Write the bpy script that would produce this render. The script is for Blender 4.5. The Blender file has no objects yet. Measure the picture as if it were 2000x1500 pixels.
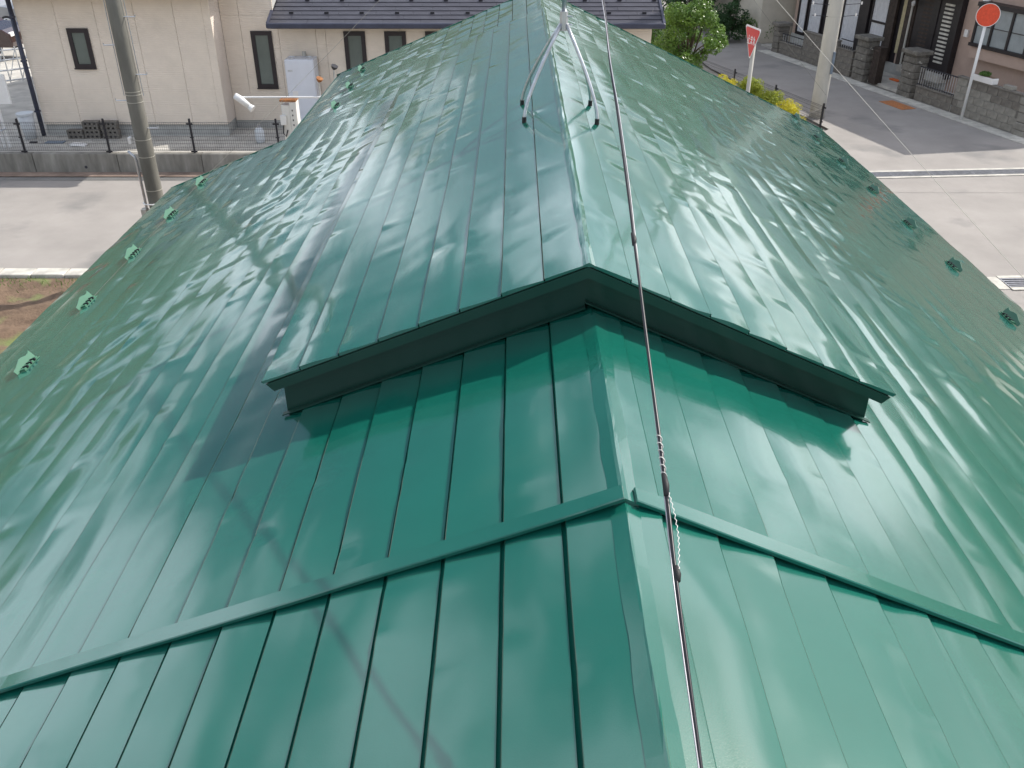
import bpy, math, random
import numpy as np
from mathutils import Vector, Matrix
PI = math.pi
scene = bpy.context.scene
col = scene.collection
# ------------------------------------------------------------------ camera, sky, sun, exposure
H = 6.6
cam_d = bpy.data.cameras.new('camera'); cam = bpy.data.objects.new('camera', cam_d); col.objects.link(cam)
cam.location = (0, 0, H); cam.rotation_euler = (math.radians(90 - 30.9), 0, math.radians(0.2))
cam_d.sensor_width = 36; cam_d.lens = 31.16; cam_d.clip_start = 0.05; cam_d.clip_end = 600
scene.camera = cam
SUN = Vector((1.0, 0.60, 1.12)).normalized()
sun_d = bpy.data.lights.new('sun', 'SUN'); sun_d.energy = 5.0; sun_d.angle = math.radians(0.55); sun_d.color = (1, .955, .88)
sun = bpy.data.objects.new('sun', sun_d); col.objects.link(sun)
sun.rotation_euler = (-SUN).to_track_quat('-Z', 'Y').to_euler(); sun.location = SUN * 60
world = bpy.data.worlds.new('World'); scene.world = world; world.use_nodes = True
wn, wl = world.node_tree.nodes, world.node_tree.links
wn.clear()
sky = wn.new('ShaderNodeTexSky'); sky.sky_type = 'NISHITA'; sky.sun_disc = False
sky.sun_elevation = math.asin(SUN.z); sky.sun_rotation = math.atan2(SUN.x, SUN.y)
sky.air_density = 1.0; sky.dust_density = 3.0; sky.ozone_density = 1.8
tc = wn.new('ShaderNodeTexCoord')
nz = wn.new('ShaderNodeTexNoise'); nz.inputs['Scale'].default_value = 2.6; nz.inputs['Detail'].default_value = 6; nz.inputs['Roughness'].default_value = .55
rp = wn.new('ShaderNodeValToRGB'); rp.color_ramp.elements[0].position = .48; rp.color_ramp.elements[1].position = .58
cm = wn.new('ShaderNodeMix'); cm.data_type = 'RGBA'
cm.inputs['B'].default_value = (19, 19.6, 20.8, 1)
mp = wn.new('ShaderNodeMapping'); mp.inputs['Scale'].default_value = (1, 1, 1.8); mp.inputs['Location'].default_value = (2.2, 11.4, 6.6)
bg = wn.new('ShaderNodeBackground'); bg.inputs['Strength'].default_value = .088
wo = wn.new('ShaderNodeOutputWorld')
wl.new(tc.outputs['Generated'], mp.inputs['Vector']); wl.new(mp.outputs['Vector'], nz.inputs['Vector'])
wl.new(nz.outputs['Fac'], rp.inputs['Fac']); wl.new(rp.outputs['Color'], cm.inputs['Factor'])
cs = wn.new('ShaderNodeVectorMath'); cs.operation = 'MULTIPLY_ADD'; cs.inputs[1].default_value = (1.25, 1.2, 1.15); cs.inputs[2].default_value = (17, 17.8, 19.2)
wl.new(sky.outputs['Color'], cs.inputs[0]); wl.new(cs.outputs['Vector'], cm.inputs['B'])
wl.new(sky.outputs['Color'], cm.inputs['A']); wl.new(cm.outputs['Result'], bg.inputs['Color']); wl.new(bg.outputs['Background'], wo.inputs['Surface'])
scene.view_settings.view_transform = 'Standard'; scene.view_settings.look = 'None'
scene.view_settings.exposure = 0.0; scene.view_settings.gamma = 1

# ------------------------------------------------------------------ materials
MATS = {}
def mat(name, c, rough=.6, var=.0, vscale=4., c2=None, bump=0., bscale=60., ior=1.45, metal=0., coat=0., coatr=.08, detail=5, stretch=None, lines=None, spots=None, translucent=0., rvar=None):
    m = bpy.data.materials.new(name); m.use_nodes = True; MATS[name] = m
    nt = m.node_tree; n, l = nt.nodes, nt.links; b = n['Principled BSDF']
    b.inputs['Base Color'].default_value = (*c, 1); b.inputs['Roughness'].default_value = rough
    b.inputs['IOR'].default_value = ior; b.inputs['Metallic'].default_value = metal
    b.inputs['Coat Weight'].default_value = coat; b.inputs['Coat Roughness'].default_value = coatr
    t = n.new('ShaderNodeTexCoord'); mpn = n.new('ShaderNodeMapping'); l.new(t.outputs['Object'], mpn.inputs['Vector'])
    if stretch: mpn.inputs['Scale'].default_value = stretch
    v = mpn.outputs['Vector']; last = None
    if var > 0:
        q = n.new('ShaderNodeTexNoise'); q.inputs['Scale'].default_value = vscale; q.inputs['Detail'].default_value = detail; q.inputs['Roughness'].default_value = .62
        l.new(v, q.inputs['Vector'])
        r = n.new('ShaderNodeValToRGB'); r.color_ramp.elements[0].position = .3; r.color_ramp.elements[1].position = .7
        d = c2 if c2 else tuple(x * (1 - var) for x in c)
        r.color_ramp.elements[0].color = (*d, 1); r.color_ramp.elements[1].color = (*(c if c2 else tuple(min(1, x * (1 + var)) for x in c)), 1)
        l.new(q.outputs['Fac'], r.inputs['Fac']); last = r.outputs['Color']
        l.new(last, b.inputs['Base Color'])
    if spots:     # (colour, scale, threshold): isolated stains / lichen / chips
        q = n.new('ShaderNodeTexNoise'); q.inputs['Scale'].default_value = spots[1]; q.inputs['Detail'].default_value = 6
        l.new(t.outputs['Object'], q.inputs['Vector'])
        r = n.new('ShaderNodeValToRGB'); r.color_ramp.elements[0].position = spots[2]; r.color_ramp.elements[1].position = min(1, spots[2] + .12)
        l.new(q.outputs['Fac'], r.inputs['Fac'])
        mx = n.new('ShaderNodeMix'); mx.data_type = 'RGBA'; l.new(r.outputs['Color'], mx.inputs['Factor'])
        if last: l.new(last, mx.inputs['A'])
        else: mx.inputs['A'].default_value = (*c, 1)
        mx.inputs['B'].default_value = (*spots[0], 1); last = mx.outputs['Result']; l.new(last, b.inputs['Base Color'])
    if rvar:      # uneven gloss
        q = n.new('ShaderNodeTexNoise'); q.inputs['Scale'].default_value = rvar[2]; q.inputs['Detail'].default_value = 7; q.inputs['Roughness'].default_value = .65
        l.new(t.outputs['Object'], q.inputs['Vector'])
        mr = n.new('ShaderNodeMapRange'); mr.inputs['From Min'].default_value = .35; mr.inputs['From Max'].default_value = .68
        mr.inputs['To Min'].default_value = rvar[0]; mr.inputs['To Max'].default_value = rvar[1]
        l.new(q.outputs['Fac'], mr.inputs['Value']); l.new(mr.outputs['Result'], b.inputs['Coat Roughness'])
    h = None
    if lines:     # (axis, period, depth): fine moulded ribs
        w = n.new('ShaderNodeTexWave'); w.wave_type = 'BANDS'; w.bands_direction = lines[0]; w.inputs['Scale'].default_value = .314 / lines[1]
        w.inputs['Distortion'].default_value = .6; w.inputs['Detail'].default_value = 2; w.inputs['Detail Scale'].default_value = 6
        l.new(t.outputs['Object'], w.inputs['Vector'])
        bp = n.new('ShaderNodeBump'); bp.inputs['Strength'].default_value = .7; bp.inputs['Distance'].default_value = lines[2]
        l.new(w.outputs['Fac'], bp.inputs['Height']); h = bp
    if bump > 0:
        q = n.new('ShaderNodeTexNoise'); q.inputs['Scale'].default_value = bscale; q.inputs['Detail'].default_value = 4
        l.new(v if not lines else t.outputs['Object'], q.inputs['Vector'])
        bp = n.new('ShaderNodeBump'); bp.inputs['Strength'].default_value = .6; bp.inputs['Distance'].default_value = bump
        l.new(q.outputs['Fac'], bp.inputs['Height'])
        if h: l.new(h.outputs['Normal'], bp.inputs['Normal'])
        h = bp
    if h: l.new(h.outputs['Normal'], b.inputs['Normal'])
    if translucent > 0:
        tr = n.new('ShaderNodeBsdfTranslucent'); ms = n.new('ShaderNodeMixShader'); ms.inputs['Fac'].default_value = translucent
        if last: l.new(last, tr.inputs['Color'])
        else: tr.inputs['Color'].default_value = (*c, 1)
        l.new(b.outputs['BSDF'], ms.inputs[1]); l.new(tr.outputs['BSDF'], ms.inputs[2]); l.new(ms.outputs['Shader'], n['Material Output'].inputs['Surface'])
    return m
def glass_mat(name, tint=(.6, .65, .65), rough=.03):
    m = bpy.data.materials.new(name); m.use_nodes = True; MATS[name] = m
    n, l = m.node_tree.nodes, m.node_tree.links; b = n['Principled BSDF']
    b.inputs['Base Color'].default_value = (*tint, 1); b.inputs['Roughness'].default_value = rough; b.inputs['IOR'].default_value = 1.5
    b.inputs['Transmission Weight'].default_value = .0
    return m
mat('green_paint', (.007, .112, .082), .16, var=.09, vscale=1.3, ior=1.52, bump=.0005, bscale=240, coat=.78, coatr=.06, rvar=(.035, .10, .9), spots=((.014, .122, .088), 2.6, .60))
mat('highlight_grey', (.45, .45, .48), .35, var=.2, vscale=30, metal=.4)
mat('guard_green', (.065, .18, .115), .3, var=.06, vscale=9, ior=1.5)
mat('green_paint_shaded', (.004, .044, .031), .28, var=.06, vscale=2, ior=1.5, bump=.0004, bscale=200)  # same green as the roof, fascia shade painted in as darker colour
mat('siding', (.82, .72, .61), .75, var=.05, vscale=3, lines=('Z', .045, .005), bump=.001, bscale=90)
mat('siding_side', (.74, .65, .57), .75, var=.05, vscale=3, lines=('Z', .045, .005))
mat('foundation', (.42, .42, .40), .9, var=.18, vscale=3, bump=.003, bscale=60)
mat('retaining', (.36, .345, .31), .92, var=.55, vscale=2.2, c2=(.15, .143, .125), bump=.006, bscale=45, stretch=(1.6, 1.6, .35), detail=8)
mat('concrete', (.46, .44, .40), .9, var=.2, vscale=2.5, bump=.004, bscale=70)
mat('kerb', (.50, .48, .43), .9, var=.3, vscale=3, bump=.004, bscale=60)
mat('asphalt', (.31, .288, .268), .92, var=.13, vscale=.7, bump=.006, bscale=160, detail=10, spots=((.22, .21, .20), .55, .58))
mat('asphalt_dark', (.20, .195, .185), .92, var=.2, vscale=1.2, bump=.006, bscale=150)
mat('gutter_brown', (.27, .20, .16), .92, var=.35, vscale=2, bump=.004, bscale=60)
mat('soil', (.22, .15, .10), .98, var=.5, vscale=3.5, c2=(.11, .073, .05), bump=.03, bscale=22, spots=((.16, .19, .07), 1.6, .56))
mat('gravel', (.38, .35, .30), .95, var=.25, vscale=5, bump=.012, bscale=70)
mat('pole_concrete', (.22, .215, .19), .85, var=.25, vscale=2.5, c2=(.12, .117, .10), bump=.002, bscale=80, stretch=(1, 1, .3))
mat('pole_pale', (.50, .48, .43), .8, var=.15, vscale=2.5, bump=.002, bscale=80, stretch=(1, 1, .3))
mat('galvanised', (.55, .57, .60), .38, var=.15, vscale=12, metal=.75, bump=.0004, bscale=150)
mat('steel_band', (.46, .45, .40), .5, metal=.5, var=.1, vscale=20)
mat('black_metal', (.018, .018, .024), .45, var=.2, vscale=10)
mat('mesh_wire', (.05, .05, .055), .5)
mat('rubber', (.02, .02, .022), .6, bump=.0005, bscale=200, var=.2, vscale=30)
mat('cable_black', (.018, .018, .024), .34, var=.3, vscale=40)
mat('cord_white', (.75, .74, .70), .8)
mat('window_frame', (.030, .024, .028), .4, var=.15, vscale=8)
mat('frosted', (.15, .18, .165), .12, var=.12, vscale=2, ior=1.5)
mat('dark_trim', (.05, .055, .085), .45, var=.15, vscale=5)
mat('slate_tile', (.055, .055, .07), .45, var=.25, vscale=3, bump=.002, bscale=60)
mat('tank_white', (.72, .74, .80), .35, var=.04, vscale=3)
mat('white_paint', (.80, .80, .79), .4, var=.05, vscale=6)
mat('rusty_white', (.76, .75, .71), .5, var=.04, vscale=6, spots=((.30, .12, .04), 9, .66))
mat('rust', (.30, .13, .05), .9, var=.4, vscale=14, bump=.002, bscale=80)
mat('block', (.17, .155, .135), .95, var=.28, vscale=5, bump=.005, bscale=90)
mat('block_pale', (.26, .245, .215), .95, var=.22, vscale=5, bump=.005, bscale=90)
mat('stone', (.22, .205, .18), .95, var=.5, vscale=7, c2=(.09, .083, .072), bump=.02, bscale=22, spots=((.55, .53, .48), 8, .66))
mat('pink_wall', (.46, .34, .28), .85, var=.07, vscale=3, lines=('Z', .03, .003))
mat('curtain', (.60, .60, .62), .8, var=.10, vscale=8, lines=('Y', .07, .02))
mat('dark_wood', (.022, .018, .020), .45, var=.3, vscale=6)
mat('brown_gate', (.045, .032, .026), .7, var=.4, vscale=8, bump=.004, bscale=50)
mat('bamboo', (.42, .36, .22), .7, var=.2, vscale=12)
mat('pane_grey', (.26, .29, .30), .1, var=.25, vscale=1.5, ior=1.5)
mat('slit_pane', (.50, .48, .43), .25, var=.3, vscale=6)
mat('cream_wall', (.60, .55, .46), .9, var=.12, vscale=1.5, bump=.004, bscale=60)
mat('sign_red', (.62, .028, .035), .4, var=.05, vscale=6)
mat('sign_red_faded', (.74, .085, .035), .5, var=.12, vscale=18)
mat('sign_white', (.80, .78, .76), .4)
mat('orange_plate', (.58, .20, .06), .8, var=.4, vscale=14, c2=(.25, .13, .07))
mat('yellow_plastic', (.75, .42, .05), .4, var=.08, vscale=8)
mat('orange_plastic', (.75, .16, .03), .4)
mat('bin_plastic', (.62, .65, .68), .25, var=.05, vscale=5)
mat('blue_sheet', (.16, .20, .25), .5, var=.15, vscale=7)
mat('car_paint', (.028, .007, .008), .2, coat=1, coatr=.03)
mat('car_silver', (.30, .31, .33), .3, metal=.3, coat=1, coatr=.05)
mat('car_glass', (.02, .025, .03), .05, ior=1.5)
mat('alloy', (.70, .71, .72), .3, metal=.5)
mat('red_shed', (.42, .09, .045), .7, var=.15, vscale=3)
mat('grate', (.42, .43, .46), .4, metal=.6, var=.2, vscale=10)
mat('grate_dark', (.05, .05, .06), .8)
mat('bark', (.10, .075, .055), .95, var=.4, vscale=9, bump=.01, bscale=40)
mat('leaf_tree', (.19, .31, .05), .30, var=.6, vscale=2.4, c2=(.07, .16, .035), translucent=.3, spots=((.30, .15, .05), 5.5, .70))
mat('leaf_dark', (.035, .085, .026), .5, var=.5, vscale=2.5, translucent=.25)
mat('leaf_grass', (.10, .19, .04), .6, var=.5, vscale=3, translucent=.35)
mat('leaf_yellow', (.72, .62, .04), .6, var=.25, vscale=6, c2=(.42, .42, .04), translucent=.35)
mat('leaf_lime', (.42, .45, .045), .6, var=.3, vscale=6, c2=(.18, .25, .035), translucent=.35)

# ------------------------------------------------------------------ mesh helpers
class MB:
    def __init__(s, tf=None): s.v = []; s.f = []; s.tf = tf; s.smooth = False
    def add(s, vs, fs):
        o = len(s.v); s.v += [tuple(s.tf(*p)) if s.tf else tuple(p) for p in vs]; s.f += [tuple(i + o for i in f) for f in fs]; return s
    def box(s, x0, x1, y0, y1, z0, z1, bev=0.):
        if bev <= 0:
            return s.add([(x0, y0, z0), (x1, y0, z0), (x1, y1, z0), (x0, y1, z0), (x0, y0, z1), (x1, y0, z1), (x1, y1, z1), (x0, y1, z1)],
                         [(0, 3, 2, 1), (4, 5, 6, 7), (0, 1, 5, 4), (1, 2, 6, 5), (2, 3, 7, 6), (3, 0, 4, 7)])
        b = bev; L = []
        for z, i in ((z0, b), (z0 + b, 0), (z1 - b, 0), (z1, b)):
            L.append([(x0 + i + b, y0 + i, z), (x1 - i - b, y0 + i, z), (x1 - i, y0 + i + b, z), (x1 - i, y1 - i - b, z), (x1 - i - b, y1 - i, z), (x0 + i + b, y1 - i, z), (x0 + i, y1 - i - b, z), (x0 + i, y0 + i + b, z)])
        return s.loft(L)
    def loft(s, rings, cap=True):
        n = len(rings[0]); vs = [p for r in rings for p in r]; fs = []
        for k in range(len(rings) - 1):
            for i in range(n):
                j = (i + 1) % n; fs.append((k * n + i, k * n + j, (k + 1) * n + j, (k + 1) * n + i))
        if cap: fs.append(tuple(reversed(range(n)))); fs.append(tuple(range((len(rings) - 1) * n, len(rings) * n)))
        return s.add(vs, fs)
    def tube(s, pts, r, n=8, cap=True):
        pts = [Vector(p) for p in pts]; rs = r if isinstance(r, (list, tuple)) else [r] * len(pts); rings = []
        up = None
        for i, p in enumerate(pts):
            d = (pts[min(i + 1, len(pts) - 1)] - pts[max(i - 1, 0)]).normalized()
            if up is None: up = Vector((0, 0, 1)) if abs(d.z) < .9 else Vector((1, 0, 0))
            a = d.cross(up).normalized(); c = a.cross(d).normalized(); up = c
            rings.append([tuple(p + a * (rs[i] * math.cos(2 * PI * k / n)) + c * (rs[i] * math.sin(2 * PI * k / n))) for k in range(n)])
        return s.loft(rings, cap)
    def prism(s, poly, axis, a, b):
        """poly of 2-D points, extruded along axis from a to b"""
        def P(u, v, w):
            return {'x': (w, u, v), 'y': (u, w, v), 'z': (u, v, w)}[axis]
        return s.loft([[P(u, v, a) for u, v in poly], [P(u, v, b) for u, v in poly]])
    def build(s, name, m, parent=None, smooth=None, loc=None):
        me = bpy.data.meshes.new(name); me.from_pydata(s.v, [], s.f); me.update()
        me.materials.append(MATS[m])
        if smooth if smooth is not None else s.smooth:
            me.polygons.foreach_set('use_smooth', [True] * len(me.polygons))
        o = bpy.data.objects.new(name, me); col.objects.link(o)
        if parent: o.parent = parent
        if loc: o.location = loc
        return o
def fix_normals(o):
    import bmesh
    bm = bmesh.new(); bm.from_mesh(o.data); bmesh.ops.recalc_face_normals(bm, faces=bm.faces); bm.to_mesh(o.data); bm.free(); return o
def tag(o, label, cat, group=None):
    o['label'] = label; o['category'] = cat
    if group: o['group'] = group
    return o
def struct(o, label=None, kind='structure'):
    o['kind'] = kind
    if label: o['label'] = label
    return o
def thing(name, label, cat, loc=(0, 0, 0), rz=0, group=None):
    o = bpy.data.objects.new(name, None); col.objects.link(o); o.empty_display_size = .2
    o.location = loc; o.rotation_euler = (0, 0, rz); return tag(o, label, cat, group)
def sub(name, parent, loc=(0, 0, 0)):
    o = bpy.data.objects.new(name, None); col.objects.link(o); o.parent = parent; o.location = loc; return o
def inst(src, parent, loc, rot=(0, 0, 0), scale=None):
    o = src.copy(); col.objects.link(o); o.parent = parent; o.location = loc; o.rotation_euler = rot
    if scale: o.scale = scale
    return o
def copy_tree(o, parent=None):
    c = o.copy(); col.objects.link(c); c.parent = parent
    for ch in [x for x in bpy.data.objects if x.parent == o]: copy_tree(ch, c)
    return c
rnd = random.Random(7)
# smooth 2-D value noise, vectorised
def _h(ix, iy, s):
    x = np.sin(ix * 127.1 + iy * 311.7 + s * 74.7) * 43758.5453
    return (x - np.floor(x)) * 2 - 1
def vnoise(x, y, s=0.):
    ix, iy = np.floor(x), np.floor(y); fx, fy = x - ix, y - iy
    u = fx * fx * fx * (fx * (fx * 6 - 15) + 10); v = fy * fy * fy * (fy * (fy * 6 - 15) + 10)
    a, b, c, d = _h(ix, iy, s), _h(ix + 1, iy, s), _h(ix, iy + 1, s), _h(ix + 1, iy + 1, s)
    return a + (b - a) * u + (c - a) * v + (a - b - c + d) * u * v

# ------------------------------------------------------------------ ground and streets
def sheet(name, pts, z, m, label=None):
    o = MB().add([(x, y, z) for x, y in pts], [tuple(range(len(pts)))]).build(name, m); return struct(o, label)
sheet('ground', [(-250, -150), (250, -150), (250, 300), (-250, 300)], -.06, 'gravel')
sheet('road', [(-80, 15.0), (4.6, 15.0), (6.2, 13.2), (6.2, 4), (80, 4), (80, 21.6), (5.2, 20.95), (3.5, 20.3), (-80, 20.3)], 0, 'asphalt')
sheet('side_road', [(4.0, 19.5), (24, 19.5), (13.6, 24.6), (10.1, 36.1), (8.2, 60), (4.5, 60), (7.0, 33), (8.75, 24.9), (7.5, 23.4)], .004, 'asphalt')
sheet('gutter', [(-80, 20.304), (3.5, 20.304), (3.5, 20.55), (-80, 20.55)], .003, 'asphalt_dark')
sheet('gutter_apron', [(-80, 20.55), (3.5, 20.55), (3.5, 20.9), (-80, 20.9)], .02, 'gutter_brown')
# soil beside the house, uneven
def soil():
    xs = np.linspace(-30, -4.2, 150); ys = np.linspace(2, 14.66, 90); X, Y = np.meshgrid(xs, ys)
    Z = .10 * vnoise(X * .55, Y * 1.1, 3) + .07 * vnoise(X * 1.3, Y * 3.1, 5) + .035 * vnoise(X * 3.7, Y * 6.3, 9) + .012 * vnoise(X * 11, Y * 12, 11) + .02
    e = np.clip((14.66 - Y) / .6, 0, 1); Z = Z * e + .03
    mb = MB(); nx, ny = len(xs), len(ys)
    mb.v = list(zip(X.ravel().tolist(), Y.ravel().tolist(), Z.ravel().tolist()))
    mb.f = [(j * nx + i, j * nx + i + 1, (j + 1) * nx + i + 1, (j + 1) * nx + i) for j in range(ny - 1) for i in range(nx - 1)]
    return struct(mb.build('soil', 'soil', smooth=True), 'bare brown soil with tufts along the kerb')
soil()
kp = struct(MB().box(-30, -4.2, 14.69, 14.94, -.05, .02).build('kerb_bed', 'asphalt_dark'))
k0 = None
for i in range(40):
    x = -29.9 + i * .605
    if k0 is None:
        k0 = MB().box(0, .59, 0, .30, -.05, .10, .012).build('kerb_stone', 'kerb', kp, loc=(x, 14.675, 0))
    else: inst(k0, kp, (x, 14.675 + rnd.uniform(-.006, .006), rnd.uniform(-.008, .004)), (0, 0, rnd.uniform(-.008, .008)))
# drain gratings across the road
def grate(name, label, x0, y0, x1, y1, w):
    L = math.hypot(x1 - x0, y1 - y0); a = math.atan2(y1 - y0, x1 - x0)
    t = thing(name, label, 'drain grate', (x0, y0, .004), a)
    MB().box(0, L, -w / 2, w / 2, .001, .004).build('channel', 'grate_dark', t)
    for s in (-1, 1): MB().box(0, L, s * w / 2 - .05, s * w / 2 + .05, .002, .018).build('concrete_edge', 'kerb', t)
    n = 5
    for i in range(n):
        yy = -w / 2 + .05 + (i + .5) * (w - .1) / n
        MB().box(0, L, yy - .011, yy + .011, .006, .022).build('bar', 'grate', t)
    m = MB()
    for k in range(int(L / .5)): m.box(k * .5, k * .5 + .02, -w / 2 + .05, w / 2 - .05, .005, .014)
    m.build('cross_bars', 'grate', t)
grate('drain_grate', 'long steel drain grating crossing the sunlit road behind the roof edge', 5.5, 20.55, 16, 21.3, .46)
grate('drain_grate', 'short steel drain grating at the right picture edge beside the eave', 8.75, 14.55, 13, 14.75, .5)
struct(MB().box(7.2, 8.74, 14.3, 14.82, -.02, .012).build('concrete_apron', 'kerb'))
# house lot behind the retaining wall
struct(MB().add([(-80, 21.05, .46), (3.4, 21.05, .46), (5.3, 21.6, .12), (7.5, 22.75, .07), (8.3, 23.85, .06), (6.95, 28.3, .06), (5.2, 34, .06), (3.2, 60, .06), (-80, 60, .46)], [tuple(range(9))]).build('house_lot', 'concrete'))

# wooded hills out of view, added to darken the roof's low reflections
def unseen_hills():
    n, V, F = 240, [], []
    for i in range(n):
        a = 2 * PI * i / n; c, s_ = math.cos(a), math.sin(a)
        hgt = 25 + 8 * float(vnoise(np.array(c * 2.2 + 9), np.array(s_ * 2.2 + 9), 61.)) + 3 * float(vnoise(np.array(c * 11 + 9), np.array(s_ * 11 + 9), 62.)) + 1.2 * float(vnoise(np.array(c * 45 + 9), np.array(s_ * 45 + 9), 63.))
        for rr, k in ((120, -.003), (135, .35), (150, .75), (168, 1.0), (200, .9)): V.append((rr * c, 20 + rr * s_, -.1 + hgt * k))
    for i in range(n):
        j = (i + 1) % n
        F += [(i * 5 + k, j * 5 + k, j * 5 + k + 1, i * 5 + k + 1) for k in range(4)]
    return struct(fix_normals(MB().add(V, F).build('unseen_hills', 'hill_woods', smooth=True)))
mat('hill_woods', (.10, .105, .055), .95, var=.5, vscale=.12, c2=(.045, .06, .03), bump=.6, bscale=.5)
unseen_hills()

# ------------------------------------------------------------------ the green roofed building
B = 1.45
GH = thing('green_roof_house', 'house with a glossy green lapped sheet metal roof and raised ridge section', 'house', (0, 0, 0))
UX, UZ = .3045, H - B                       # raised ridge
LX, LZ = .336, H - 1.17 * B                 # lower ridge
SL, SR = .40, .455
EAVE = 4.52; JOG_S, JOG_Y = 3.07, 10.48; Y0, YF = -1.6, 14.1
RY0, RY1 = 3.38, 10.40; RSL, RSR = 1.425, 1.392; FASC = 3.48; FLY = 2.12
def surf(side, rx, rz):
    """returns f(S, y, h): point at horizontal distance S from the ridge, height h along the slope normal"""
    sl = SL if side < 0 else SR; k = 1 / math.sqrt(1 + sl * sl)
    return lambda S, y, h: (rx + side * (S + h * sl * k), y, rz - S * sl + h * k)
def panel(parent, side, rx, rz, S0, S1, ya, yb, seed, off=0., step=.014, amp=1.):
    f = surf(side, rx, rz)
    L = yb - ya; ny = max(6, int(L / .042)); nu = 8
    t = np.linspace(ya, yb, ny + 1); gx = (.019 if off < 0 else .013 if rz < 5 else .007) if side < 0 else .007; gw = (gx + .004) / (S1 - S0 + .004); u = np.concatenate([[0.], gw + (1 - gw) * np.linspace(0, 1, nu)])
    T, U = np.meshgrid(t, u, indexing='ij'); Sa = S0 - .004; S = Sa + U * (S1 - Sa)
    sd = seed * 1.37
    far = np.clip((T - 1.6) / 4.5, .16 if side < 0 else .28, 1.)
    env = .12 + .88 * np.sin(np.clip(U, 0, 1) * PI * .62) ** .9
    patch = np.clip(.50 + .75 * vnoise(T / 1.7, S / .8 + 9, 2.) + .55 * vnoise(T / 1.1, T * 0 + .5, sd + 31), .06, 1.4)
    warp = T + .13 * U + .08 * vnoise(T / .6, U * .7, sd + 4)
    hh = (.0026 * vnoise(warp / .135, U * .55, sd) + .0032 * vnoise(warp / .27, U * .5 + 3, sd + 1)) * patch * far * (.95 if side < 0 else .78)
    hh += .0036 * vnoise(T / .55, U * 1.2 + S * .8, sd + 2) * (.5 + .5 * patch) * (np.clip((T - .6) / 2.4, .45, 1.) if side < 0 else 1.35)
    hh += .0020 * vnoise(T / 1.3, S * 2., 7.)
    bow = (.0016 + .0022 * vnoise(T / 1.9, S * .7, sd + 8)) * np.sin(PI * U) * np.clip((T - .9) / 2.6, .30, 1.)
    r = random.Random(seed)
    for k in range(int(L * 1.7) + 1):                    # dents kinked from the lap edge
        t0 = r.uniform(ya, yb); w = r.uniform(.03, .09); sk = r.uniform(-.5, .2); e = r.choice([1., 1., 0.])
        d = T - t0 - sk * (S - (S1 if e else S0))
        prof = np.where(d > 0, np.exp(-d / w), np.exp(d / (w * .25)))
        hh += r.choice((-1, 1)) * r.uniform(.001, .0062) * prof * np.exp(-np.abs(U - e) / .45)
    hh *= amp
    base = off + .0015 + (step - .0015 + (.0042 * vnoise(T / 2.6, T * 0 + .5, sd + 11) + .0020 * vnoise(T / .9, T * 0 + .5, sd + 12)) * np.clip((T - .6) / 2.5, .35 if side < 0 else .85, 1.)) * U
    Hf = base + bow + env * hh
    P = [f(float(a), float(b), float(c)) for a, b, c in zip(S.ravel(), T.ravel(), Hf.ravel())]
    n1 = nu + 1; F = []
    for i in range(ny):
        for j in range(1, nu):
            q = (i * n1 + j, (i + 1) * n1 + j, (i + 1) * n1 + j + 1, i * n1 + j + 1)
            F.append(q if side < 0 else q[::-1])
    mb = MB(); mb.add(P, F)
    if S0 < .01:
        mb.add([f(0., float(y), float(Hf[i, 1]) + .0004) for i, y in enumerate(t)] + [f(gx, float(y), float(Hf[i, 1])) for i, y in enumerate(t)], [((i, i + 1, ny + 2 + i, ny + 1 + i) if side < 0 else (i, ny + 1 + i, ny + 2 + i, i + 1)) for i in range(ny)])
    # folded lower edge (riser), own vertices so the shading breaks there
    eh = Hf[:, -1]; o = len(mb.v); V = []
    for i in range(ny + 1):
        y = float(t[i]); e_ = float(eh[i]); V += [f(S1 - .0005, y, e_ + .0003), f(S1 + .0022, y, e_ - .0005), f(S1 + .0036, y, e_ - .0030), f(S1 + .0036, y, e_ - .007), f(S1 - .004, y, off - .004)]
    RF = []
    for i in range(ny):
        for j in range(4):
            q = (i * 5 + j, (i + 1) * 5 + j, (i + 1) * 5 + j + 1, i * 5 + j + 1); RF.append(q if side < 0 else q[::-1])
    mb.add(V, RF)
    # recessed seam groove along the upper edge
    GV = []
    for i in range(ny + 1):
        y = float(t[i]); GV.append(f(S0 - .004, y, off - .005)); GV.append(f(S0 + gx, y, off - .005)); GV.append(f(S0 + gx, y, float(Hf[i, 1])))
    GF = []
    for i in range(ny):
        for j in range(2):
            q = (i * 3 + j, (i + 1) * 3 + j, (i + 1) * 3 + j + 1, i * 3 + j + 1); GF.append(q if side < 0 else q[::-1])
    if S0 > .01: mb.add(GV, GF)
    # closed ends
    for i, fl in ((0, 1), (ny, 0)):
        c = [mb.v[i * n1 + j] for j in range(1, n1)] + [f(S1, float(t[i]), off - .005), f(S0 + gx, float(t[i]), off - .005)]
        idx = tuple(range(len(c))); mb.add(c, [idx if (fl ^ (side > 0)) else idx[::-1]])
    return mb.build('roof_panel', 'green_paint', parent, smooth=True)
seed = 10
lower_l = sub('lower_roof', GH); lower_r = sub('lower_roof', GH); raised = sub('raised_roof', GH); near_r = sub('front_roof', GH)
NEAR_OFF = -.013
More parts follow.
